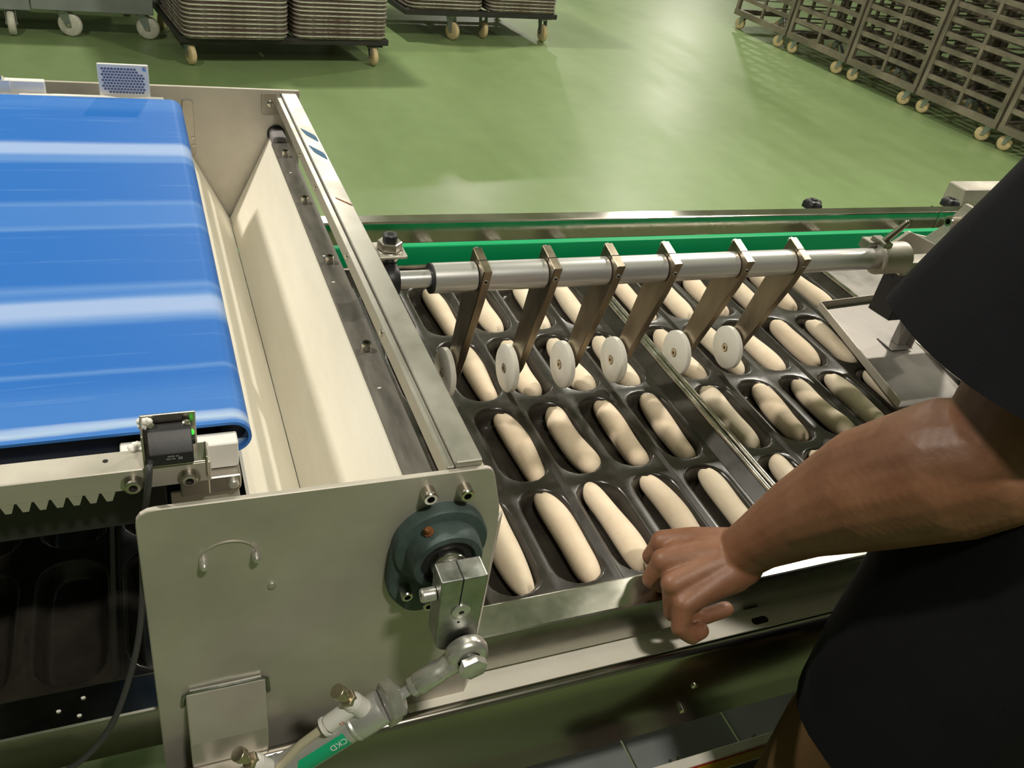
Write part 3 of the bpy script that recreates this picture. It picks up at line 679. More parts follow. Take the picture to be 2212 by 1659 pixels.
part(bc, 'skirt_plate', 'steel_matte', lambda m: m.prism([(-.772, .24), (-.772, .12), (-.7095, .12), (-.7180, .24)], 'y', -.3680, -.3650), 0.0005)
part(bc, 'cover_plate', 'hole', lambda m: m.box(-2.2, -.84, BY0 + .03, BY1 - .03, .20, .205), 0)
# far edge details
part(bc, 'edge_strip', 'white_plastic', lambda m: m.box(-2.2, -.729, .4500, .4580, .268, .2895), 0.001)
part(bc, 'mount_plate', 'white_plastic', lambda m: m.box(-.960, -.8870, .4580, .4700, .280, .3060), 0.001)
part(bc, 'mount_plate', 'white_plastic', lambda m: m.box(-1.03, -.930, .4540, .4660, .280, .3075), 0.001)
part(bc, 'mount_screw', 'bolt_steel', lambda m: m.lathe((-.944, .460, .3075), (0, 0, 1), [(0, .006), (.003, .006), (.0045, .003), (.0046, .0005)], 16), 0)
for yy in (-.36, .45):
    for xx in (-2.0, -1.25):
        part(bc, 'leg', 'steel', lambda m: m.box(xx - .02, xx + .02, yy - (.045 if yy < 0 else -.06), yy - (.015 if yy < 0 else -.09), FLOOR, .26), 0.002)
        part(bc, 'leg_bracket', 'steel', lambda m: m.box(xx - .03, xx + .03, yy - (.045 if yy < 0 else .02), yy - (-.02 if yy < 0 else -.09), .255, .2575), 0.001)

# ------------------------------------------------------------------ reflector plate
rf = thing('reflector', 'small white hexagon-patterned reflector plate standing beside the blue belt', 'reflector', (-.777, .462, .294))
RX0, RX1, RZ0, RZ1, RY = -.8160, -.7470, .2880, .3350, .4585
part(rf, 'frame', 'white_plastic', lambda m: m.prism(rounded([(RX0, RZ1), (RX0, RZ0), (RX1, RZ0), (RX1, RZ1)], .002), 'y', RY, RY + .005), 0.0005)
simple('prism_cell', (0.22, 0.21, 0.26), 0.15, 0.3, 0.4, 300)
def cells(m):
    for r_ in range(9):
        for c in range(13):
            cx_ = RX0 + .0062 + c * .0044 + (.0022 if r_ % 2 else 0); cz_ = RZ1 - .0065 - r_ * .0042
            if cx_ > RX1 - .004 or (r_ < 2 and c > 10) or (r_ > 7 and c < 2): continue
            m.rings([[(cx_ + .0021 * math.cos(a), RY - d, cz_ + .0019 * math.sin(a)) for a in [R(60 * i) for i in range(6)]] for d in (0.0, .0004)])
o = part(rf, 'prism_cells', 'prism_cell', cells, 0, 0); o['kind'] = 'stuff'
part(rf, 'screw', 'bolt_steel', lambda m: m.lathe((RX1 - .0055, RY, RZ1 - .005), (0, -1, 0), [(0, .0032), (.001, .003), (.0014, .0005)], 14), 0)

# ------------------------------------------------------------------ photo sensor
ps = thing('photo_sensor', 'black photo sensor with steel bracket on the toothed rack bar', 'sensor', (-.77, GY0 + .01, GT))
SX0, SX1 = -.7845, -.7530
part(ps, 'bracket', 'steel', lambda m: (m.box(-.7885, -.7490, -.3790, -.3775, GT, .3320), m.box(-.7885, -.7435, -.4000, -.3775, GT, GT + .0015)), 0.0004)
part(ps, 'bracket_side', 'steel', lambda m: m.box(-.7885, -.7870, -.4040, -.3790, GT + .0015, .3320), 0.0004)
part(ps, 'bracket_end', 'steel', lambda m: m.box(-.7445, -.7430, -.4025, -.3840, GT - .012, GT + .0075), 0.0004)
sb = part(ps, 'body', 'black_plastic', lambda m: m.prism(rounded([(-.4030, .3010), (-.3800, .3010), (-.3800, .3245), (-.3900, .3245), (-.4030, .3120)], .0012, 2), 'x', SX0, SX1), 0.0006)
part(sb, 'led', 'led_green', lambda m: m.sphere((SX1 + .0005, -.3885, .3195), .0022, 2, (.7, 1, 1)), 0)
part(sb, 'dial', 'black_rubber', lambda m: m.cyl((SX1, -.3895, .3130), (SX1 + .0022, -.3895, .3130), .0036, n=16), 0)
for xx in (SX0 + .003, SX1 - .003):
    part(sb, 'screw', 'bolt_steel', lambda m: m.lathe((xx, -.3835, .3246), (0, -.2, 1), [(0, .0030), (.0016, .0028), (.0022, .0008)], 12), 0)
part(sb, 'printed_marks', 'letter_grey', lambda m: [m.box(x_, x_ + w_, -.40325, -.40300, z_, z_ + .0011) for x_, w_, z_ in ((-.7715, .0050, .3092), (-.7655, .0018, .3092), (-.7725, .0032, .3068), (-.7685, .0024, .3068), (-.7640, .0030, .3062), (-.7640, .0030, .3074))], 0, 0)
part(ps, 'flour_lump', 'flour', lambda m: [m.sphere((-.7855 + random.uniform(-.003, .004), -.3800 + random.uniform(-.002, .001), .3255 + random.uniform(-.003, .004)), random.uniform(.002, .0034), 2) for _ in range(16)], 0)
part(ps, 'flour_lump', 'flour', lambda m: [m.sphere((-.7935 + random.uniform(-.004, .004), -.375 + random.uniform(-.003, .003), GT + .001 + random.uniform(0, .002)), random.uniform(.0015, .0028), 2) for _ in range(12)], 0)
def spline(pts, n=8):
    P = [Vector(p) for p in pts]; P = [P[0] * 2 - P[1]] + P + [P[-1] * 2 - P[-2]]; out = []
    for i in range(1, len(P) - 2):
        for k in range(n):
            t = k / n; a, b, c, d = P[i - 1:i + 3]
            out.append(0.5 * ((2 * b) + (c - a) * t + (2 * a - 5 * b + 4 * c - d) * t * t + (3 * b - a - 3 * c + d) * t ** 3))
    out.append(P[-2]); return out
part(ps, 'cable', 'cable_grey', lambda m: m.tube(spline([(-.7835, -.4015, .3065), (-.7850, -.4090, .3030), (-.7870, -.4120, .2900), (-.7910, -.4080, .2650), (-.7960, -.4060, .2300), (-.8010, -.4200, .1750), (-.8130, -.4420, .1250), (-.8400, -.4650, .0700), (-.8850, -.4700, .0350), (-.9400, -.4700, .0480), (-1.02, -.45, .06)]), .0026, 10), 0, 60)
# crumbs on the rail beside the plate
for i, (x_, y_) in enumerate(((-.8630, -.3840), (-.8830, -.3930), (-.8660, -.4020))):
    tag(part(None, 'flour_crumb', 'flour', lambda m: m.sphere((x_, y_, RT + .0007), .0016, 1, (1.5, 1, .6)), 0), 'tiny white flour crumb on the dark near rail', 'crumb', 'flour crumbs on the near rail')

# ================================================================== shaft with roller levers
SY, SZ = -.0270, .2350
sh = thing('roller_shaft', 'bright shaft with six steel levers carrying white rollers over the trays', 'roller shaft', (-.1, SY, SZ))
part(sh, 'shaft', 'aluminium', lambda m: m.lathe((-.5090, SY, SZ), (1, 0, 0), [(0, .0112), (.064, .0112)], 28), 0)
SL = .0195
part(sh, 'shaft_end', 'aluminium', lambda m: m.lathe((.128, SY, SZ), (1, 0, 0), [(0, .0170), (.185, .0170), (.187, .016)], 32), 0)
part(sh, 'end_ring', 'black_rubber', lambda m: m.lathe((-.4475, SY, SZ), (1, 0, 0), [(0, .0110), (0, SL), (.0025, SL), (.0025, .011)], 32), 0)
LX = [-.3802, -.2821, -.1882, -.0976, .0245, .1274]
HUB = [(.0125, .0560), (.0150, .0523), (.0190, .0470), (.0204, .0461), (.0280, .0435), (.0310, .0425)]
ends = [-.445] + LX
for i in range(6):
    a_, b2 = (ends[i] + (.0065 if i else 0), LX[i] - .0065)
    sl = part(sh, 'sleeve', 'aluminium', lambda m: m.lathe((a_, SY, SZ), (1, 0, 0), [(0, SL - .0015), (.0012, SL), (b2 - a_ - .0012, SL), (b2 - a_, SL - .0015)], 36), 0, 40)
LT = .0060
for i, lx in enumerate(LX):
    hy, hz = HUB[i]
    d = (Vector((hy, hz)) - Vector((SY, SZ))).normalized(); n_ = Vector((d.y, -d.x))   # n_ points to +y?
    if n_.x < 0: n_ = -n_
    S2, H2 = Vector((SY, SZ)), Vector((hy, hz))
    poly = [S2 - d * .0270 - n_ * .0225, S2 + d * .024 - n_ * .0235, H2 - d * .010 - n_ * .0135, H2 + d * .012 - n_ * .008, H2 + d * .012 + n_ * .008, H2 - d * .010 + n_ * .0175, S2 + d * .03 + n_ * .0260, S2 - d * .0270 + n_ * .0260]
    lv = part(sh, 'lever', 'lever_steel', lambda m: m.prism([tuple(p) for p in poly], 'x', lx - LT, lx + LT), 0.0010)
    t0 = S2 - d * .0272
    part(lv, 'clamp_slit', 'hole', lambda m: (m.prism([tuple(t0 - n_ * .0006), tuple(t0 + n_ * .0006), tuple(t0 + n_ * .0006 + d * .0006), tuple(t0 - n_ * .0006 + d * .0006)], 'x', lx - LT + .0006, lx + LT - .0006), m.prism([tuple(t0 - n_ * .0005), tuple(t0 + n_ * .0005), tuple(t0 + n_ * .0005 + d * .010), tuple(t0 - n_ * .0005 + d * .010)], 'x', lx - LT - .0002, lx - LT + .0002)), 0, 0)
    b0 = S2 - d * .0200 + n_ * .026; part(lv, 'clamp_bolt', 'zinc', lambda m: m.lathe((lx, b0.x, b0.y), (0, n_.x, n_.y), [(0, .0045), (.003, .0045), (.0045, .003), (.0047, .0006)], 14), 0)
    q0 = S2 - d * .0100 - n_ * .0228
    part(lv, 'threaded_hole', 'zinc', lambda m: m.lathe((lx, q0.x, q0.y), (0, -n_.x, -n_.y), [(0, .0035), (.0006, .0034), (.0006, .0024)], 14), 0)
    part(lv, 'hole', 'hole', lambda m: m.cyl((lx, q0.x - n_.x * .0005, q0.y - n_.y * .0005), (lx, q0.x - n_.x * .0008, q0.y - n_.y * .0008), .0023, n=12), 0)
    WX = lx - LT
    part(lv, 'roller', 'nylon', lambda m: m.lathe((WX - .0015, hy, hz), (-1, 0, 0), [(0, .0340), (.0015, .0365), (.0085, .0365), (.0102, .0345), (.0108, .0080), (.0095, .0075)], 48), 0, 40)
    part(lv, 'hub_bolt', 'brass', lambda m: m.lathe((WX, hy, hz), (-1, 0, 0), [(.010, .0066), (.0128, .0066), (.0134, .0058), (.0134, .0026), (.0115, .0024)], 22), 0)
    part(lv, 'hub_socket', 'hole', lambda m: m.cyl((WX - .0118, hy, hz), (WX - .0121, hy, hz), .0024, n=6), 0)
# hanger with black eye bolt
hg = thing('shaft_hanger', 'black eye bolt with steel nut hanging from a plate on the beam', 'hanger', (-.498, SY, .26))
HX = -.4985; HY = -.0150
part(hg, 'plate', 'steel_matte', lambda m: m.prism(rounded([(BX1 - .002, HY - .020), (-.4800, HY - .020), (-.4800, HY + .020), (BX1 - .002, HY + .020)], [0, .004, .004, 0]), 'z', .2680, .2715), 0.0006)
part(hg, 'nut', 'steel', lambda m: (hexa(m, (HX, HY, .2725), (0, 0, 1), .0155, .0110), m.lathe((HX, HY, .2715), (0, 0, 1), [(0, .0165), (.001, .0165)], 28)), 0.0005)
part(hg, 'nut', 'steel', lambda m: m.lathe((HX, HY, .2680), (0, 0, -1), [(0, .0145), (.004, .0140), (.009, .0115)], 20), 0)
st = part(hg, 'stud', 'black_plastic', lambda m: m.lathe((HX, HY, .2925), (0, 0, -1), [(0, .0060), (0, .0080), (.0012, .0092), (.0375, .0092), (.0425, .0095)], 20), 0)
part(st, 'socket', 'hole', lambda m: m.cyl((HX, HY, .2926), (HX, HY, .2928), .0045, n=6), 0)
part(hg, 'eye', 'black_plastic', lambda m: (m.tube([(HX, HY, .262), (HX, HY - .004, .250), (HX, SY + .0, .2430)], [.0094, .0098, .0105], 18), m.lathe((HX - .0090, SY, SZ), (1, 0, 0), [(0, .0118), (0, .0200), (.002, .0215), (.016, .0215), (.018, .0200), (.018, .0118)], 32)), 0, 45)
# shaft support on the far end
sp_ = thing('shaft_support', 'steel clamp collar with a lever handle holding the shaft end', 'clamp', (.33, SY, SZ))
part(sp_, 'collar', 'steel_matte', lambda m: m.lathe((.2900, SY, SZ), (1, 0, 0), [(0, .0172), (0, .0235), (.002, .0255), (.056, .0255), (.058, .0235), (.058, .0172)], 36), 0, 40)
part(sp_, 'clamp_block', 'steel', lambda m: (m.box(.2760, .2990, SY + .006, SY + .030, SZ + .008, SZ + .0240), m.box(.288, .306, SY - .010, SY + .022, SZ + .0225, SZ + .0300)), 0.0015)
part(sp_, 'clamp_handle', 'bolt_steel', lambda m: (m.cyl((.300, SY + .004, SZ + .028), (.318, SY - .006, SZ + .0640), .0056, .0046, n=18), m.sphere((.318, SY - .006, SZ + .0640), .0046, 2)), 0, 45)
part(sp_, 'hexagon_plate', 'steel_matte', lambda m: m.prism([(.3600, .2080), (.3891, .2310), (.4132, .2490), (.4850, .2235), (.52, .2060)], 'y', .0300, .0380), 0.001)
part(sp_, 'cross_bar', 'steel', lambda m: m.box(.3480, .90, SY - .012, SY + .020, .2060, .2290), 0.002)
part(sp_, 'side_bar', 'steel_matte', lambda m: (m.box(.8740, .9000, SY - .012, .2950, .1400, .1650), m.box(.8740, .9000, SY - .012, SY + .020, .1650, .2058)), 0.002)
bb = thing('guide_housing', 'black plastic block with a steel cover beside the clamp collar', 'housing', (.41, .0, .1))
part(bb, 'block', 'black_plastic', lambda m: m.prism([(.4000, .0370), (.4080, -.0090), (.60, -.0090), (.60, .0370)], 'z', .0980, .2000), 0.0015)
part(bb, 'cover', 'steel_polished', lambda m: m.prism([(.4060, .0390), (.4120, -.0040), (.60, -.0040), (.60, .0390)], 'z', .2003, .2023), 0.0004)
# bent sheet guard over the end of the tray
sg = thing('sheet_guard', 'bent stainless sheet lying over the end of the dough tray', 'guard', (.5, .0, .03))
F0, N0 = Vector((.3990, .1430, .0480)), Vector((.3640, -.1340, .0225)); F1, N1 = Vector((.5600, .1560, .0480)), Vector((.5600, -.1340, .0225))
H_ = Vector((0, 0, .0160)); T_ = Vector((.0015, 0, 0)); U_ = Vector((0, -.0015, 0)); Z_ = Vector((0, 0, .0012))
def quadslab(m, a, b, c, d, n):
    m.rings([[a, b, c, d], [a + n, b + n, c + n, d + n]])
dn = Vector((0, 0, -.016))
part(sg, 'floor_sheet', 'steel_grey', lambda m: quadslab(m, F0 + dn, F1 + dn, N1 + dn, N0 + dn, Z_), 0.0003)
part(sg, 'side_wall', 'steel_matte', lambda m: quadslab(m, F0, N0, N0 + dn, F0 + dn, T_), 0.0003)
part(sg, 'side_wall', 'steel_matte', lambda m: quadslab(m, F0, F1, F1 + dn, F0 + dn, U_), 0.0003)
fa = Vector((.470, .010, .0330))
part(sg, 'angle_foot', 'steel_grey', lambda m: (m.box(.4640, .5150, .0000, .0420, .0240, .0262), m.box(.5080, .5110, .0000, .0420, .0260, .0900)), 0.0008)
part(sg, 'strut', 'steel_grey', lambda m: m.box(.4860, .5080, .0120, .0300, .0262, .0975), 0.001)
# machine parts behind the person
dm = thing('drive_box', 'stainless drive cover box behind the far rail', 'machine', (1.35, .62, FLOOR))
part(dm, 'cover', 'steel_matte', lambda m: m.prism([(.590, .0), (.590, .0400), (.600, .0690), (.655, .0690), (.655, .0)], 'x', 1.2350, 1.9), 0.003)
part(dm, 'pedestal', 'steel_matte', lambda m: m.box(1.28, 1.8, .60, .65, FLOOR, .0), 0.003)
ab = thing('angle_bracket', 'steel bracket with a large socket bolt above the green guide', 'bracket', (.88, .36, .1))
part(ab, 'plate', 'steel_matte', lambda m: m.prism([(.4200, .0450), (.3567, .0640), (.3281, .1056), (.3000, .1710), (.2290, .1720), (.2329, .0943), (.300, .0450)], 'x', .8650, .8738), 0.001)
capscrew(ab, (.8650, .300, .1290), (-1, 0, 0), .0125, .026, 'socket_bolt', 'bolt_steel')

# ================================================================== background trolleys and racks
def caster(parent, x, y, z, zt, r, rot, wm='caster_cream', tw=.034):
    """x,y of the swivel; wheel rests on z; zt underside of the frame; local coordinates"""
    c, s = math.cos(rot), math.sin(rot); wx, wy = x - c * r * .45, y - s * r * .45; n_ = Vector((-s, c, 0)); o3 = Vector((wx, wy, z + r))
    f = part(parent, 'caster', 'caster_fork', lambda m: (m.cyl((x, y, zt - .012), (x, y, zt), r * .62, n=18),
        [m.rings([[Vector((x, y, zt - .012)) + n_ * (sg_ * (tw / 2 + .004)) + Vector((c, s, 0)) * (r * .42), Vector((x, y, zt - .012)) + n_ * (sg_ * (tw / 2 + .004)) - Vector((c, s, 0)) * (r * .5), o3 + n_ * (sg_ * (tw / 2 + .004)) - Vector((c, s, .6)) * (r * .22), o3 + n_ * (sg_ * (tw / 2 + .004)) + Vector((c, s, -.6)) * (r * .22)],
                  [Vector((x, y, zt - .012)) + n_ * (sg_ * (tw / 2 + .008)) + Vector((c, s, 0)) * (r * .42), Vector((x, y, zt - .012)) + n_ * (sg_ * (tw / 2 + .008)) - Vector((c, s, 0)) * (r * .5), o3 + n_ * (sg_ * (tw / 2 + .008)) - Vector((c, s, .6)) * (r * .22), o3 + n_ * (sg_ * (tw / 2 + .008)) + Vector((c, s, -.6)) * (r * .22)]]) for sg_ in (1, -1)]), 0, 35)
    part(f, 'wheel', wm, lambda m: m.lathe(o3 - n_ * tw / 2, n_, [(0, r * .3), (0, r * .82), (tw * .12, r * .95), (tw * .3, r), (tw * .7, r), (tw * .88, r * .95), (tw, r * .82), (tw, r * .3)], 28), 0, 40)
    part(f, 'axle', 'bolt_steel', lambda m: m.cyl(o3 - n_ * (tw / 2 + .012), o3 + n_ * (tw / 2 + .012), r * .13, n=10), 0)
BG = R(8.5)
def loc2(o, x, y): c, s = math.cos(BG), math.sin(BG); return (o[0] + c * x - s * y, o[1] + s * x + c * y)
# stack tray mesh (local: centre of front edge at origin, extends +y)
def stray_mesh():
    m = MB(); W_, D_ = .60, .80
    def rr(w, d0, d1, r, z):
        pts = []
        for cx_, cy_, a0 in ((w - r, d1 - r, 0), (-w + r, d1 - r, 90), (-w + r, d0 + r, 180), (w - r, d0 + r, 270)):
            for k in range(5): a = R(a0 + 90 * k / 4); pts.append((cx_ + r * math.cos(a), cy_ + r * math.sin(a), z))
        return pts
    h = W_ / 2
    m.rings([rr(h - .012, .012, D_ - .012, .055, 0), rr(h - .006, .006, D_ - .006, .06, .010), rr(h - .003, .003, D_ - .003, .063, .0135), rr(h, 0, D_, .065, .0150), rr(h, 0, D_, .065, .0225), rr(h - .008, .008, D_ - .008, .06, .0235)])
    me_o = m.build('stacked_tray', 'stack_tray', None, 0, 30); me = me_o.data; bpy.data.objects.remove(me_o)
    me.materials.append(MATS['stack_rim'])
    for p in me.polygons:
        if p.center.z > .0145 and abs(p.normal.z) < .9: p.material_index = 1
    return me
STRAY = stray_mesh()
def trolley(name, label, org, width, depth, frame_z, cast, mat='dark_frame', r=.056):
    t = thing(name, label, 'trolley', (org[0], org[1], FLOOR), None, BG); t['_o'] = (0, 0, 0)
    h = width / 2
    part(t, 'frame', mat, lambda m: (m.box(-h, h, 0, .035, frame_z - .035, frame_z), m.box(-h, h, depth - .035, depth, frame_z - .035, frame_z), m.box(-h, -h + .035, .035, depth - .035, frame_z - .035, frame_z), m.box(h - .035, h, .035, depth - .035, frame_z - .035, frame_z), m.box(-.02, .02, .035, depth - .035, frame_z - .035, frame_z)), 0.002)
    for cx_, cy_, rt in cast:
        part(t, 'caster_plate', mat, lambda m: m.box(cx_ - .05, cx_ + .05, cy_ - .045, cy_ + .045, frame_z - .050, frame_z - .035), 0.001)
        caster(t, cx_, cy_, 0, frame_z - .050, r, R(rt))
    return t
TA = (0.120, 4.455)
ta = trolley('tray_trolley', 'low dark trolley with cream casters under the two nearest tray stacks', TA, 1.26, .84, .165, [(-.57, .06, 100), (.55, .06, 88), (-.56, .78, 60), (.56, .78, 40)])
TB = (1.640, 5.260)
tb = trolley('tray_trolley', 'low dark trolley carrying the two tray stacks farther back', TB, 1.26, .84, .215, [(-.22, .10, 110), (.08, .16, 86), (.57, .10, 88), (.57, .78, 60), (-.57, .78, 60)], r=.062)
def stack(org, xoff, z0, count, label, group, dy=0.0):
    for k in range(count):
        rnd = random.Random(k * 3 + int(xoff * 100) + int(org[0] * 50))
        o = bpy.data.objects.new('stacked_tray', STRAY); COL.objects.link(o)
        x, y = loc2(org, xoff + rnd.uniform(-.003, .003), dy + rnd.uniform(-.003, .003))
        o.location = (x, y, z0 + k * .0238); o.rotation_euler = (0, 0, BG + R(rnd.uniform(-.4, .4)))
        tag(o, label, 'tray', group)
stack(TA, -.318, FLOOR + .166, 40, 'worn metal tray in the stack standing next to the grey cabinet cart', 'stacked trays beside the grey cart', -.06)
stack(TA, .318, FLOOR + .166, 40, 'worn metal tray in the nearest-trolley stack farther from the grey cart', 'stacked trays on the open side of the near trolley', -.02)
stack(TB, -.310, FLOOR + .216, 34, 'worn metal tray in the back trolley stack beside the near stacks', 'stacked trays on the back trolley, near side')
stack(TB, .330, FLOOR + .216, 34, 'worn metal tray in the outermost stack on the back trolley', 'stacked trays on the back trolley, open side')
# grey cabinet cart
gc = thing('cabinet_cart', 'grey metal cabinet cart on large white casters', 'cart', (-1.035, 4.79, FLOOR), None, R(3.5)); gc['_o'] = (0, 0, 0)
part(gc, 'body', 'machine_grey', lambda m: (m.box(-.22, .42, .0, .65, .150, .95), ), 0.004)
part(gc, 'body', 'machine_grey', lambda m: (m.box(-1.1, -.225, .0, .65, .142, .95), ), 0.004)
for cx_, rt in ((-.33, 90), (-.06, 160), (.36, 165)): caster(gc, cx_, .06, 0, .148, .066, R(rt), 'caster_white', .040)
for cx_, rt in ((-.33, 60), (.34, 20)): caster(gc, cx_, .58, 0, .148, .066, R(rt), 'caster_white', .040)
# racks
RK_ANG = R(4.9)
def make_rack():
    t = thing('cooling_rack', 'tall dark steel rack', 'rack', (0, 0, FLOOR), 'cooling racks in a row', 0); t['_o'] = (0, 0, 0)
    Wd, Dp, Ht, z0 = .742, .62, 1.75, .125
    # local: front face at x=0 looking to -x, runs along y from 0 to Wd; depth to +x
    for y in (0, Wd - .035):
        for x in (0, Dp - .035):
            part(t, 'post', 'rack_steel', lambda m: m.box(x, x + .035, y, y + .035, z0, Ht), 0)
    for x in (.004, Dp - .028):
        part(t, 'mid_post', 'rack_steel', lambda m: m.box(x, x + .022, Wd / 2 - .013, Wd / 2 + .013, z0 + .05, Ht), 0)
    part(t, 'base_frame', 'rack_steel', lambda m: (m.box(-.004, .036, -.001, Wd + .001, z0 - .002, z0 + .048), m.box(Dp - .036, Dp + .004, -.001, Wd + .001, z0 - .002, z0 + .048), m.box(.036, Dp - .036, 0, .036, z0, z0 + .045), m.box(.036, Dp - .036, Wd - .036, Wd, z0, z0 + .045)), 0)
    n_ = 15
    for k in range(n_):
        z = z0 + .135 + k * .1035
        for x in (.006, Dp - .030):
            part(t, 'rail', 'rack_steel', lambda m: m.box(x, x + .024, .035, Wd - .035, z, z + .034), 0)
    for k in range(n_):
        z = z0 + .135 + k * .1035
        for y in (.05, Wd / 2, Wd - .074):
            part(t, 'runner', 'rack_steel', lambda m: m.box(.030, Dp - .030, y, y + .024, z + .004, z + .012), 0)
    part(t, 'brace', 'dark_frame', lambda m: m.cyl((.03, .05, z0 + .03), (Dp - .03, Wd - .05, z0 + .03), .012, n=8), 0)
    for y in (.085, Wd - .085):
        caster(t, .06, y, 0, z0 - .002, .052, R(-60 if y < .3 else -75))
        caster(t, Dp - .06, y, 0, z0 - .002, .052, R(-60))
    return t
rk0 = None
base = Vector((4.955, 2.625)); dr = Vector((-math.sin(RK_ANG), math.cos(RK_ANG))); nr = Vector((math.cos(RK_ANG), math.sin(RK_ANG)))
names = ['dark steel cooling rack with cream casters nearest the person', 'dark steel cooling rack, second along the row from the person', 'dark steel cooling rack in the middle of the row', 'dark steel cooling rack, second from the open end of the row', 'dark steel cooling rack at the open end of the row']
for i in range(5):
    p = base + dr * (i * .765)
    if rk0 is None:
        rk0 = make_rack(); rk0.location = (p.x, p.y, FLOOR); rk0.rotation_euler = (0, 0, RK_ANG); rk0['label'] = names[0]
    else: dup(rk0, (p.x, p.y, FLOOR), RK_ANG, names[i])
for i in range(4):
    p = base + dr * (i * .765 - .03) + nr * .70
    dup(rk0, (p.x, p.y, FLOOR), RK_ANG, ['dark steel cooling rack standing behind the rack nearest the person', 'dark steel cooling rack behind the second rack along the row', 'dark steel cooling rack behind the middle rack of the row', 'dark steel cooling rack behind the second rack from the open end'][i])

# ================================================================== the person
def blob(name, chains, mat, parent, voxel=.003, smooth=6, extra=None):
    """chains: lists of (point, radius or (rx,ry,rz)); consecutive samples are bridged with spheres, then fused into one skin"""
    bs = bmesh.new(); bmesh.ops.create_icosphere(bs, subdivisions=3, radius=1.0)
    bs.verts.index_update(); tv = [v.co.copy() for v in bs.verts]; tf = [[v.index for v in f.verts] for f in bs.faces]; bs.free()
    VV, FF = [], []
    for ch in chains:
        for (p, r), (q, s) in zip(ch, ch[1:]):
            p, q = Vector(p), Vector(q); L = (q - p).length
            rp = Vector(r) if isinstance(r, tuple) else Vector((r, r, r)); rq = Vector(s) if isinstance(s, tuple) else Vector((s, s, s))
            n = max(2, int(L / (min(*rp, *rq) * .16)) + 1)
            for k in range(n + 1):
                t = k / n; sc = rp.lerp(rq, t); c = p.lerp(q, t); o0 = len(VV)
                VV += [(c.x + v.x * sc.x, c.y + v.y * sc.y, c.z + v.z * sc.z) for v in tv]; FF += [[i + o0 for i in f] for f in tf]
    if extra:
        m = MB(); extra(m); m.bm.verts.index_update(); o0 = len(VV)
        VV += [tuple(v.co) for v in m.bm.verts]; FF += [[v.index + o0 for v in f.verts] for f in m.bm.faces]; m.bm.free()
    me = bpy.data.meshes.new(name); me.from_pydata(VV, [], FF)
    o = bpy.data.objects.new(name, me); COL.objects.link(o)
    md = o.modifiers.new('r', 'REMESH'); md.mode = 'VOXEL'; md.voxel_size = voxel; md.use_smooth_shade = True
    ms = o.modifiers.new('s', 'SMOOTH'); ms.factor = .5; ms.iterations = smooth
    me2 = bpy.data.meshes.new_from_object(o.evaluated_get(bpy.context.evaluated_depsgraph_get())); bpy.data.objects.remove(o)
    for p in me2.polygons: p.use_smooth = True
    me2.transform(Matrix.Translation(-Vector(parent['_o']))); me2.materials.clear(); me2.materials.append(MATS[mat]); me2.name = name
    return link(name, me2, parent)
pe = thing('person', 'person in a black t-shirt and tan trousers leaning on the near rail with one hand', 'person', (.05, -.60, FLOOR))
WR = Vector((-.1830, -.4230, .0830)); EL = Vector((-.105, -.577, .345)); SHO = Vector((-.020, -.525, .600))
fa = lambda t: WR.lerp(EL, t) + Vector((0, .012, .020)) * (4 * t * (1 - t)) * .85
IM, MM, RM, PM = Vector((-.2480, -.3720, .0680)), Vector((-.2640, -.4010, .0710)), Vector((-.2660, -.4285, .0645)), Vector((-.2610, -.4500, .0540))
V_ = Vector
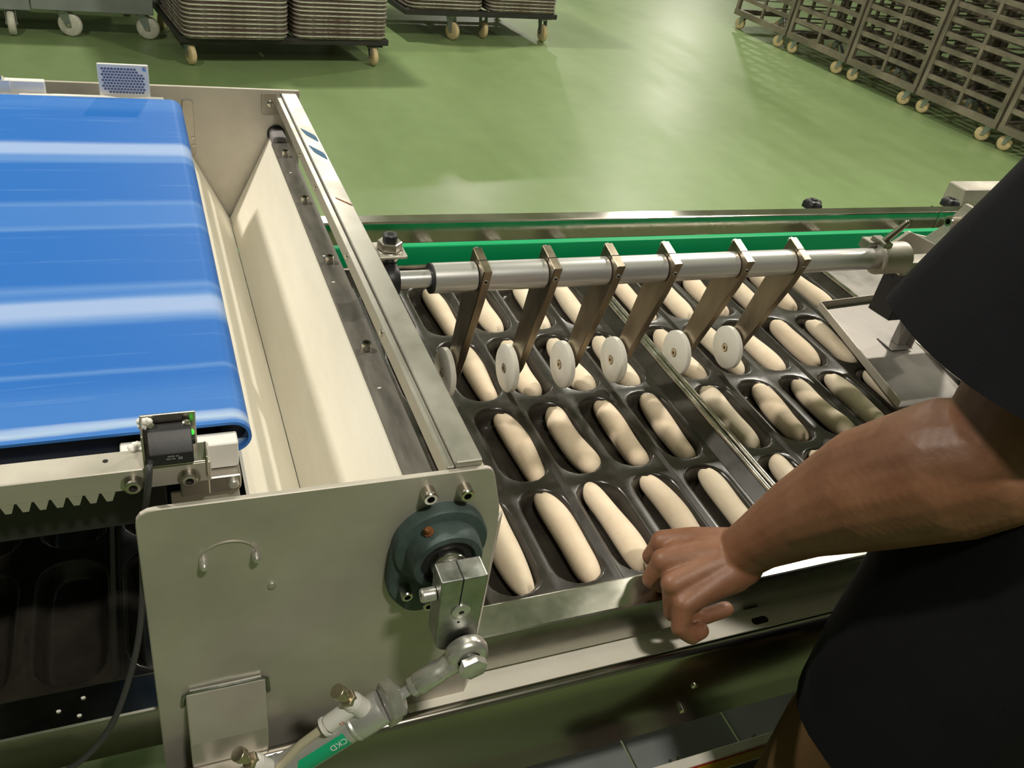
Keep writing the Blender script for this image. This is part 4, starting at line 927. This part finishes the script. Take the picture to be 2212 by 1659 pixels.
chains = [
    # forearm and upper arm
    [(WR, (.031, .030, .0265)), (fa(.12), (.035, .033, .031)), (fa(.32), (.046, .045, .043)), (fa(.6), (.0640, .0620, .0610)), (fa(.85), (.0680, .0660, .0650)), (EL, (.0590, .0570, .0560)), (EL.lerp(SHO, .35), .0580), (EL.lerp(SHO, .8), .058), (SHO, .062)],
    # back of the hand: rays from wrist to knuckles
    [(WR + V_((0, .010, .0)), .026), (WR.lerp(IM, .55) + V_((0, .006, .003)), .0190), (IM, .0150)],
    [(WR, .028), (WR.lerp(MM, .55) + V_((0, 0, .004)), .0200), (MM, .0152)],
    [(WR, .028), (WR.lerp(RM, .55) + V_((0, 0, .003)), .0195), (RM, .0142)],
    [(WR + V_((0, -.010, -.002)), .026), (WR.lerp(PM, .55) + V_((0, -.004, 0)), .0185), (PM, .0130)],
    [(WR + V_((-.01, -.016, -.012)), .020), (WR.lerp(PM, .6) + V_((0, .004, -.014)), .0170), (PM + V_((.02, .010, -.012)), .013)],
    [(WR + V_((-.015, .004, -.010)), .020), (WR.lerp(MM, .6) + V_((0, 0, -.014)), .018), (MM + V_((.020, 0, -.014)), .014)],
    [(WR.lerp(IM, .25) + V_((0, 0, -.002)), .0245), (WR.lerp(MM, .45) + V_((0, .004, -.003)), .0225), (WR.lerp(MM, .78) + V_((0, .006, -.003)), .0190)],
    [(WR.lerp(RM, .25) + V_((0, 0, -.002)), .0245), (WR.lerp(RM, .50) + V_((0, .002, -.003)), .0220), (WR.lerp(RM, .80) + V_((0, .004, -.004)), .0175)],
    [(WR.lerp(PM, .30) + V_((0, 0, -.002)), .0230), (WR.lerp(PM, .75) + V_((0, .004, -.003)), .0165)],
    [(IM + V_((.014, .0, -.003)), .0135), (MM + V_((.015, 0, -.003)), .0138), (RM + V_((.014, 0, -.003)), .0130), (PM + V_((.014, .002, -.003)), .0122)],
    # tendons over the back of the hand
    [(WR.lerp(IM, .45) + V_((0, .002, .0195)), .0030), (IM + V_((.006, 0, .0110)), .0048)],
    [(WR.lerp(MM, .40) + V_((0, 0, .0205)), .0035), (MM + V_((.005, 0, .0118)), .0054)],
    [(WR.lerp(RM, .45) + V_((0, -.002, .0195)), .0030), (RM + V_((.005, -.001, .0110)), .0048)],
    # curled fingers
    [(IM, .0135), (IM + V_((-.006, .004, -.026)), .0112), (IM + V_((.012, .006, -.0400)), .0098), (IM + V_((.030, .006, -.0400)), .0088)],
    [(MM, .0140), (MM + V_((-.008, .001, -.028)), .0114), (MM + V_((.010, .002, -.0440)), .0100), (MM + V_((.032, .002, -.0430)), .0090)],
    [(RM, .0130), (V_((-.2620, -.4400, .0290)), .0110), (V_((-.2250, -.4470, .0170)), .0098), (V_((-.1900, -.4450, .0190)), .0096)],
    [(PM, .0122), (V_((-.2660, -.4630, .0310)), .0108), (V_((-.2520, -.4690, .0210)), .0102), (V_((-.2380, -.4660, .0210)), .0098)],
    # thumb on the far side
    [(WR + V_((-.012, .020, -.006)), .0170), (WR + V_((-.030, .042, -.014)), .0135), (WR + V_((-.048, .054, -.026)), .0112), (WR + V_((-.066, .056, -.034)), .0092)],
]
HD = Vector((.155, -.43, .860)); NK = Vector((.150, -.525, .650))
SH2 = Vector((.320, -.525, .590)); EL2 = Vector((.440, -.54, .33)); WR2 = Vector((.400, -.440, .10))
def head(m):
    # nose, chin, ears
    m.sphere(HD + Vector((0, .094, -.022)), .015, 2, (.8, 1.1, 1.3)); m.sphere(HD + Vector((0, .080, -.070)), .016, 2, (1.6, .8, .5)); m.sphere(HD + Vector((0, .066, -.100)), .026, 2)
    for s_ in (-1, 1): m.sphere(HD + Vector((s_ * .078, -.005, -.010)), .018, 2, (.5, .9, 1.6)); m.sphere(HD + Vector((s_ * .032, .080, .020)), .018, 2, (1.3, .6, .5))
chains2 = [
    [(NK + Vector((0, .0, -.06)), .062), (NK, .058), (HD + Vector((0, -.030, -.075)), .056)],
    [(HD + Vector((0, -.012, .022)), (.076, .094, .095)), (HD + Vector((0, .014, -.050)), (.060, .070, .070))],
    [(NK + Vector((-.03, 0, -.07)), .07), (SHO, .062)], [(NK + Vector((.03, 0, -.07)), .07), (SH2, .060)],
    [(SH2, .060), (SH2.lerp(EL2, .6), .050), (EL2, .044), (EL2.lerp(WR2, .3), .046), (WR2, .028)],
    [(WR2, .024), (WR2 + Vector((-.02, .03, -.035)), (.026, .026, .018)), (WR2 + Vector((-.03, .05, -.052)), (.028, .02, .014))]]
for k in range(4):
    a0 = WR2 + Vector((-.052 + k * .017, .052 - abs(k - 1.4) * .004, -.050))
    chains2.append([(a0, .0105), (a0 + Vector((-.003, .026 - .003 * abs(k - 1), .0)), .0092), (a0 + Vector((-.004, .040 - .004 * abs(k - 1), -.014)), .0082)])
chains2.append([(WR2 + Vector((-.025, .012, -.02)), .013), (WR2 + Vector((-.058, .030, -.040)), .0105), (WR2 + Vector((-.070, .048, -.050)), .009)])
body = blob('body', chains + chains2, 'skin', pe, .0021, 5, head)
for s_ in (-1, 1):
    part(body, 'eye', 'eye_white', lambda m: m.sphere(HD + Vector((s_ * .031, .080, .004)), .0115, 2), 0)
part(body, 'hair', 'hair', lambda m: m.sphere(HD + Vector((0, -.020, .036)), .095, 3, (.88, 1.02, .92)), 0)
nl = PM + Vector((.026, -.0140, -.0340))
# torso, shirt
HIPZ = -.068
def ell(c, rx, ry, n=40, tilt=0.0, wav=0.0, ph=0.0):
    P3 = lambda v: math.copysign(abs(v) ** .72, v)
    return [(c[0] + rx * P3(math.cos(a)) * (1 + wav * math.sin(5 * a + ph)), c[1] + ry * P3(math.sin(a)) * (1 + wav * math.sin(7 * a + ph)), c[2] + tilt * math.sin(a)) for a in [2 * math.pi * i / n for i in range(n)]]
def shirt(m):
    secs = [((.050, -.605, HIPZ), .176, .134, .022, .012), ((.050, -.603, .03), .176, .136, .02, .010), ((.055, -.600, .13), .176, .134, .016, .010), ((.078, -.590, .28), .182, .132, .0, .010), ((.120, -.565, .44), .195, .130, 0, .008), ((.145, -.545, .560), .195, .118, 0, .0), ((.150, -.535, .625), .150, .092, 0, 0), ((.150, -.528, .660), .080, .072, 0, 0)]
    # interpolate sections
    rg = []
    for a, b in zip(secs, secs[1:]):
        for k in range(5):
            t = k / 5; c = Vector(a[0]).lerp(Vector(b[0]), t)
            rg.append(ell(c, a[1] + (b[1] - a[1]) * t, a[2] + (b[2] - a[2]) * t, 44, 0, a[4] + (b[4] - a[4]) * t, 7 * c.z))
    m.rings(rg, True, False, False)
def sleeve(m, s0, e0, t_end, r0, r1, thick=.003):
    d = (e0 - s0).normalized(); u = d.orthogonal().normalized(); v = d.cross(u); L = (e0 - s0).length * t_end
    rg = []
    for k in range(25):
        t = k / 24; p = s0 - d * .075 + d * (L + .075) * t; r = (r0 + (r1 - r0) * t) * (math.sqrt(max(.02, 1 - (1 - t / .34) ** 2)) if t < .34 else 1)
        rg.append([p + (u * math.cos(a) + v * math.sin(a)) * r * (1 + .035 * math.sin(3 * a + 4 * t) * t + .02 * math.sin(7 * a - 3 * t) * t) + d * .010 * t * math.sin(2 * a + 1) for a in [2 * math.pi * i / 40 for i in range(40)]])
    inn = []
    for k in range(24, 14, -1):
        c = s0 - d * .075 + d * (L + .075) * (k / 24); inn.append([c + (q - c) * .965 for q in rg[k]])
    m.rings(rg + inn, True, True, True)
SLE = Vector((-.1180, -.5430, .4080))
sh_ = part(pe, 'shirt', 'shirt', lambda m: (shirt(m), sleeve(m, SHO + Vector((-.005, -.01, .0)), SLE, 1.0, .088, .1080), sleeve(m, SH2, EL2, .62, .085, .082)), 0, 60)
tr = blob('trousers', [[((-.030, -.590, .05), (.080, .085, .06)), ((-.038, -.570, -.12), (.078, .082, .06)), ((-.0380, -.5680, -.32), .076), ((-.040, -.570, -.50), .068), ((-.036, -.580, -.78), .058)],
                       [((.145, -.610, .05), (.090, .100, .06)), ((.145, -.610, -.14), (.090, .100, .06)), ((.150, -.615, -.32), .080), ((.155, -.620, -.50), .068), ((.160, -.630, -.78), .058)],
                       [((-.02, -.60, .06), (.08, .09, .06)), ((.125, -.60, .06), (.08, .09, .06))]], 'trousers', pe, .006, 4)
for x_, y_ in ((-.036, -.580), (.16, -.630)):
    part(pe, 'shoe', 'shoe', lambda m: m.rings([[(x_ + sx * w_, y_ + .04 + (sy * .135), z_) for sx, sy in [(math.cos(a), math.sin(a)) for a in [2 * math.pi * i / 24 for i in range(24)]]] for w_, z_ in ((.048, FLOOR), (.052, FLOOR + .02), (.046, FLOOR + .05), (.03, FLOOR + .085))]), 0, 50)

# tidy helper property
for o in bpy.data.objects:
    if '_o' in o: del o['_o']
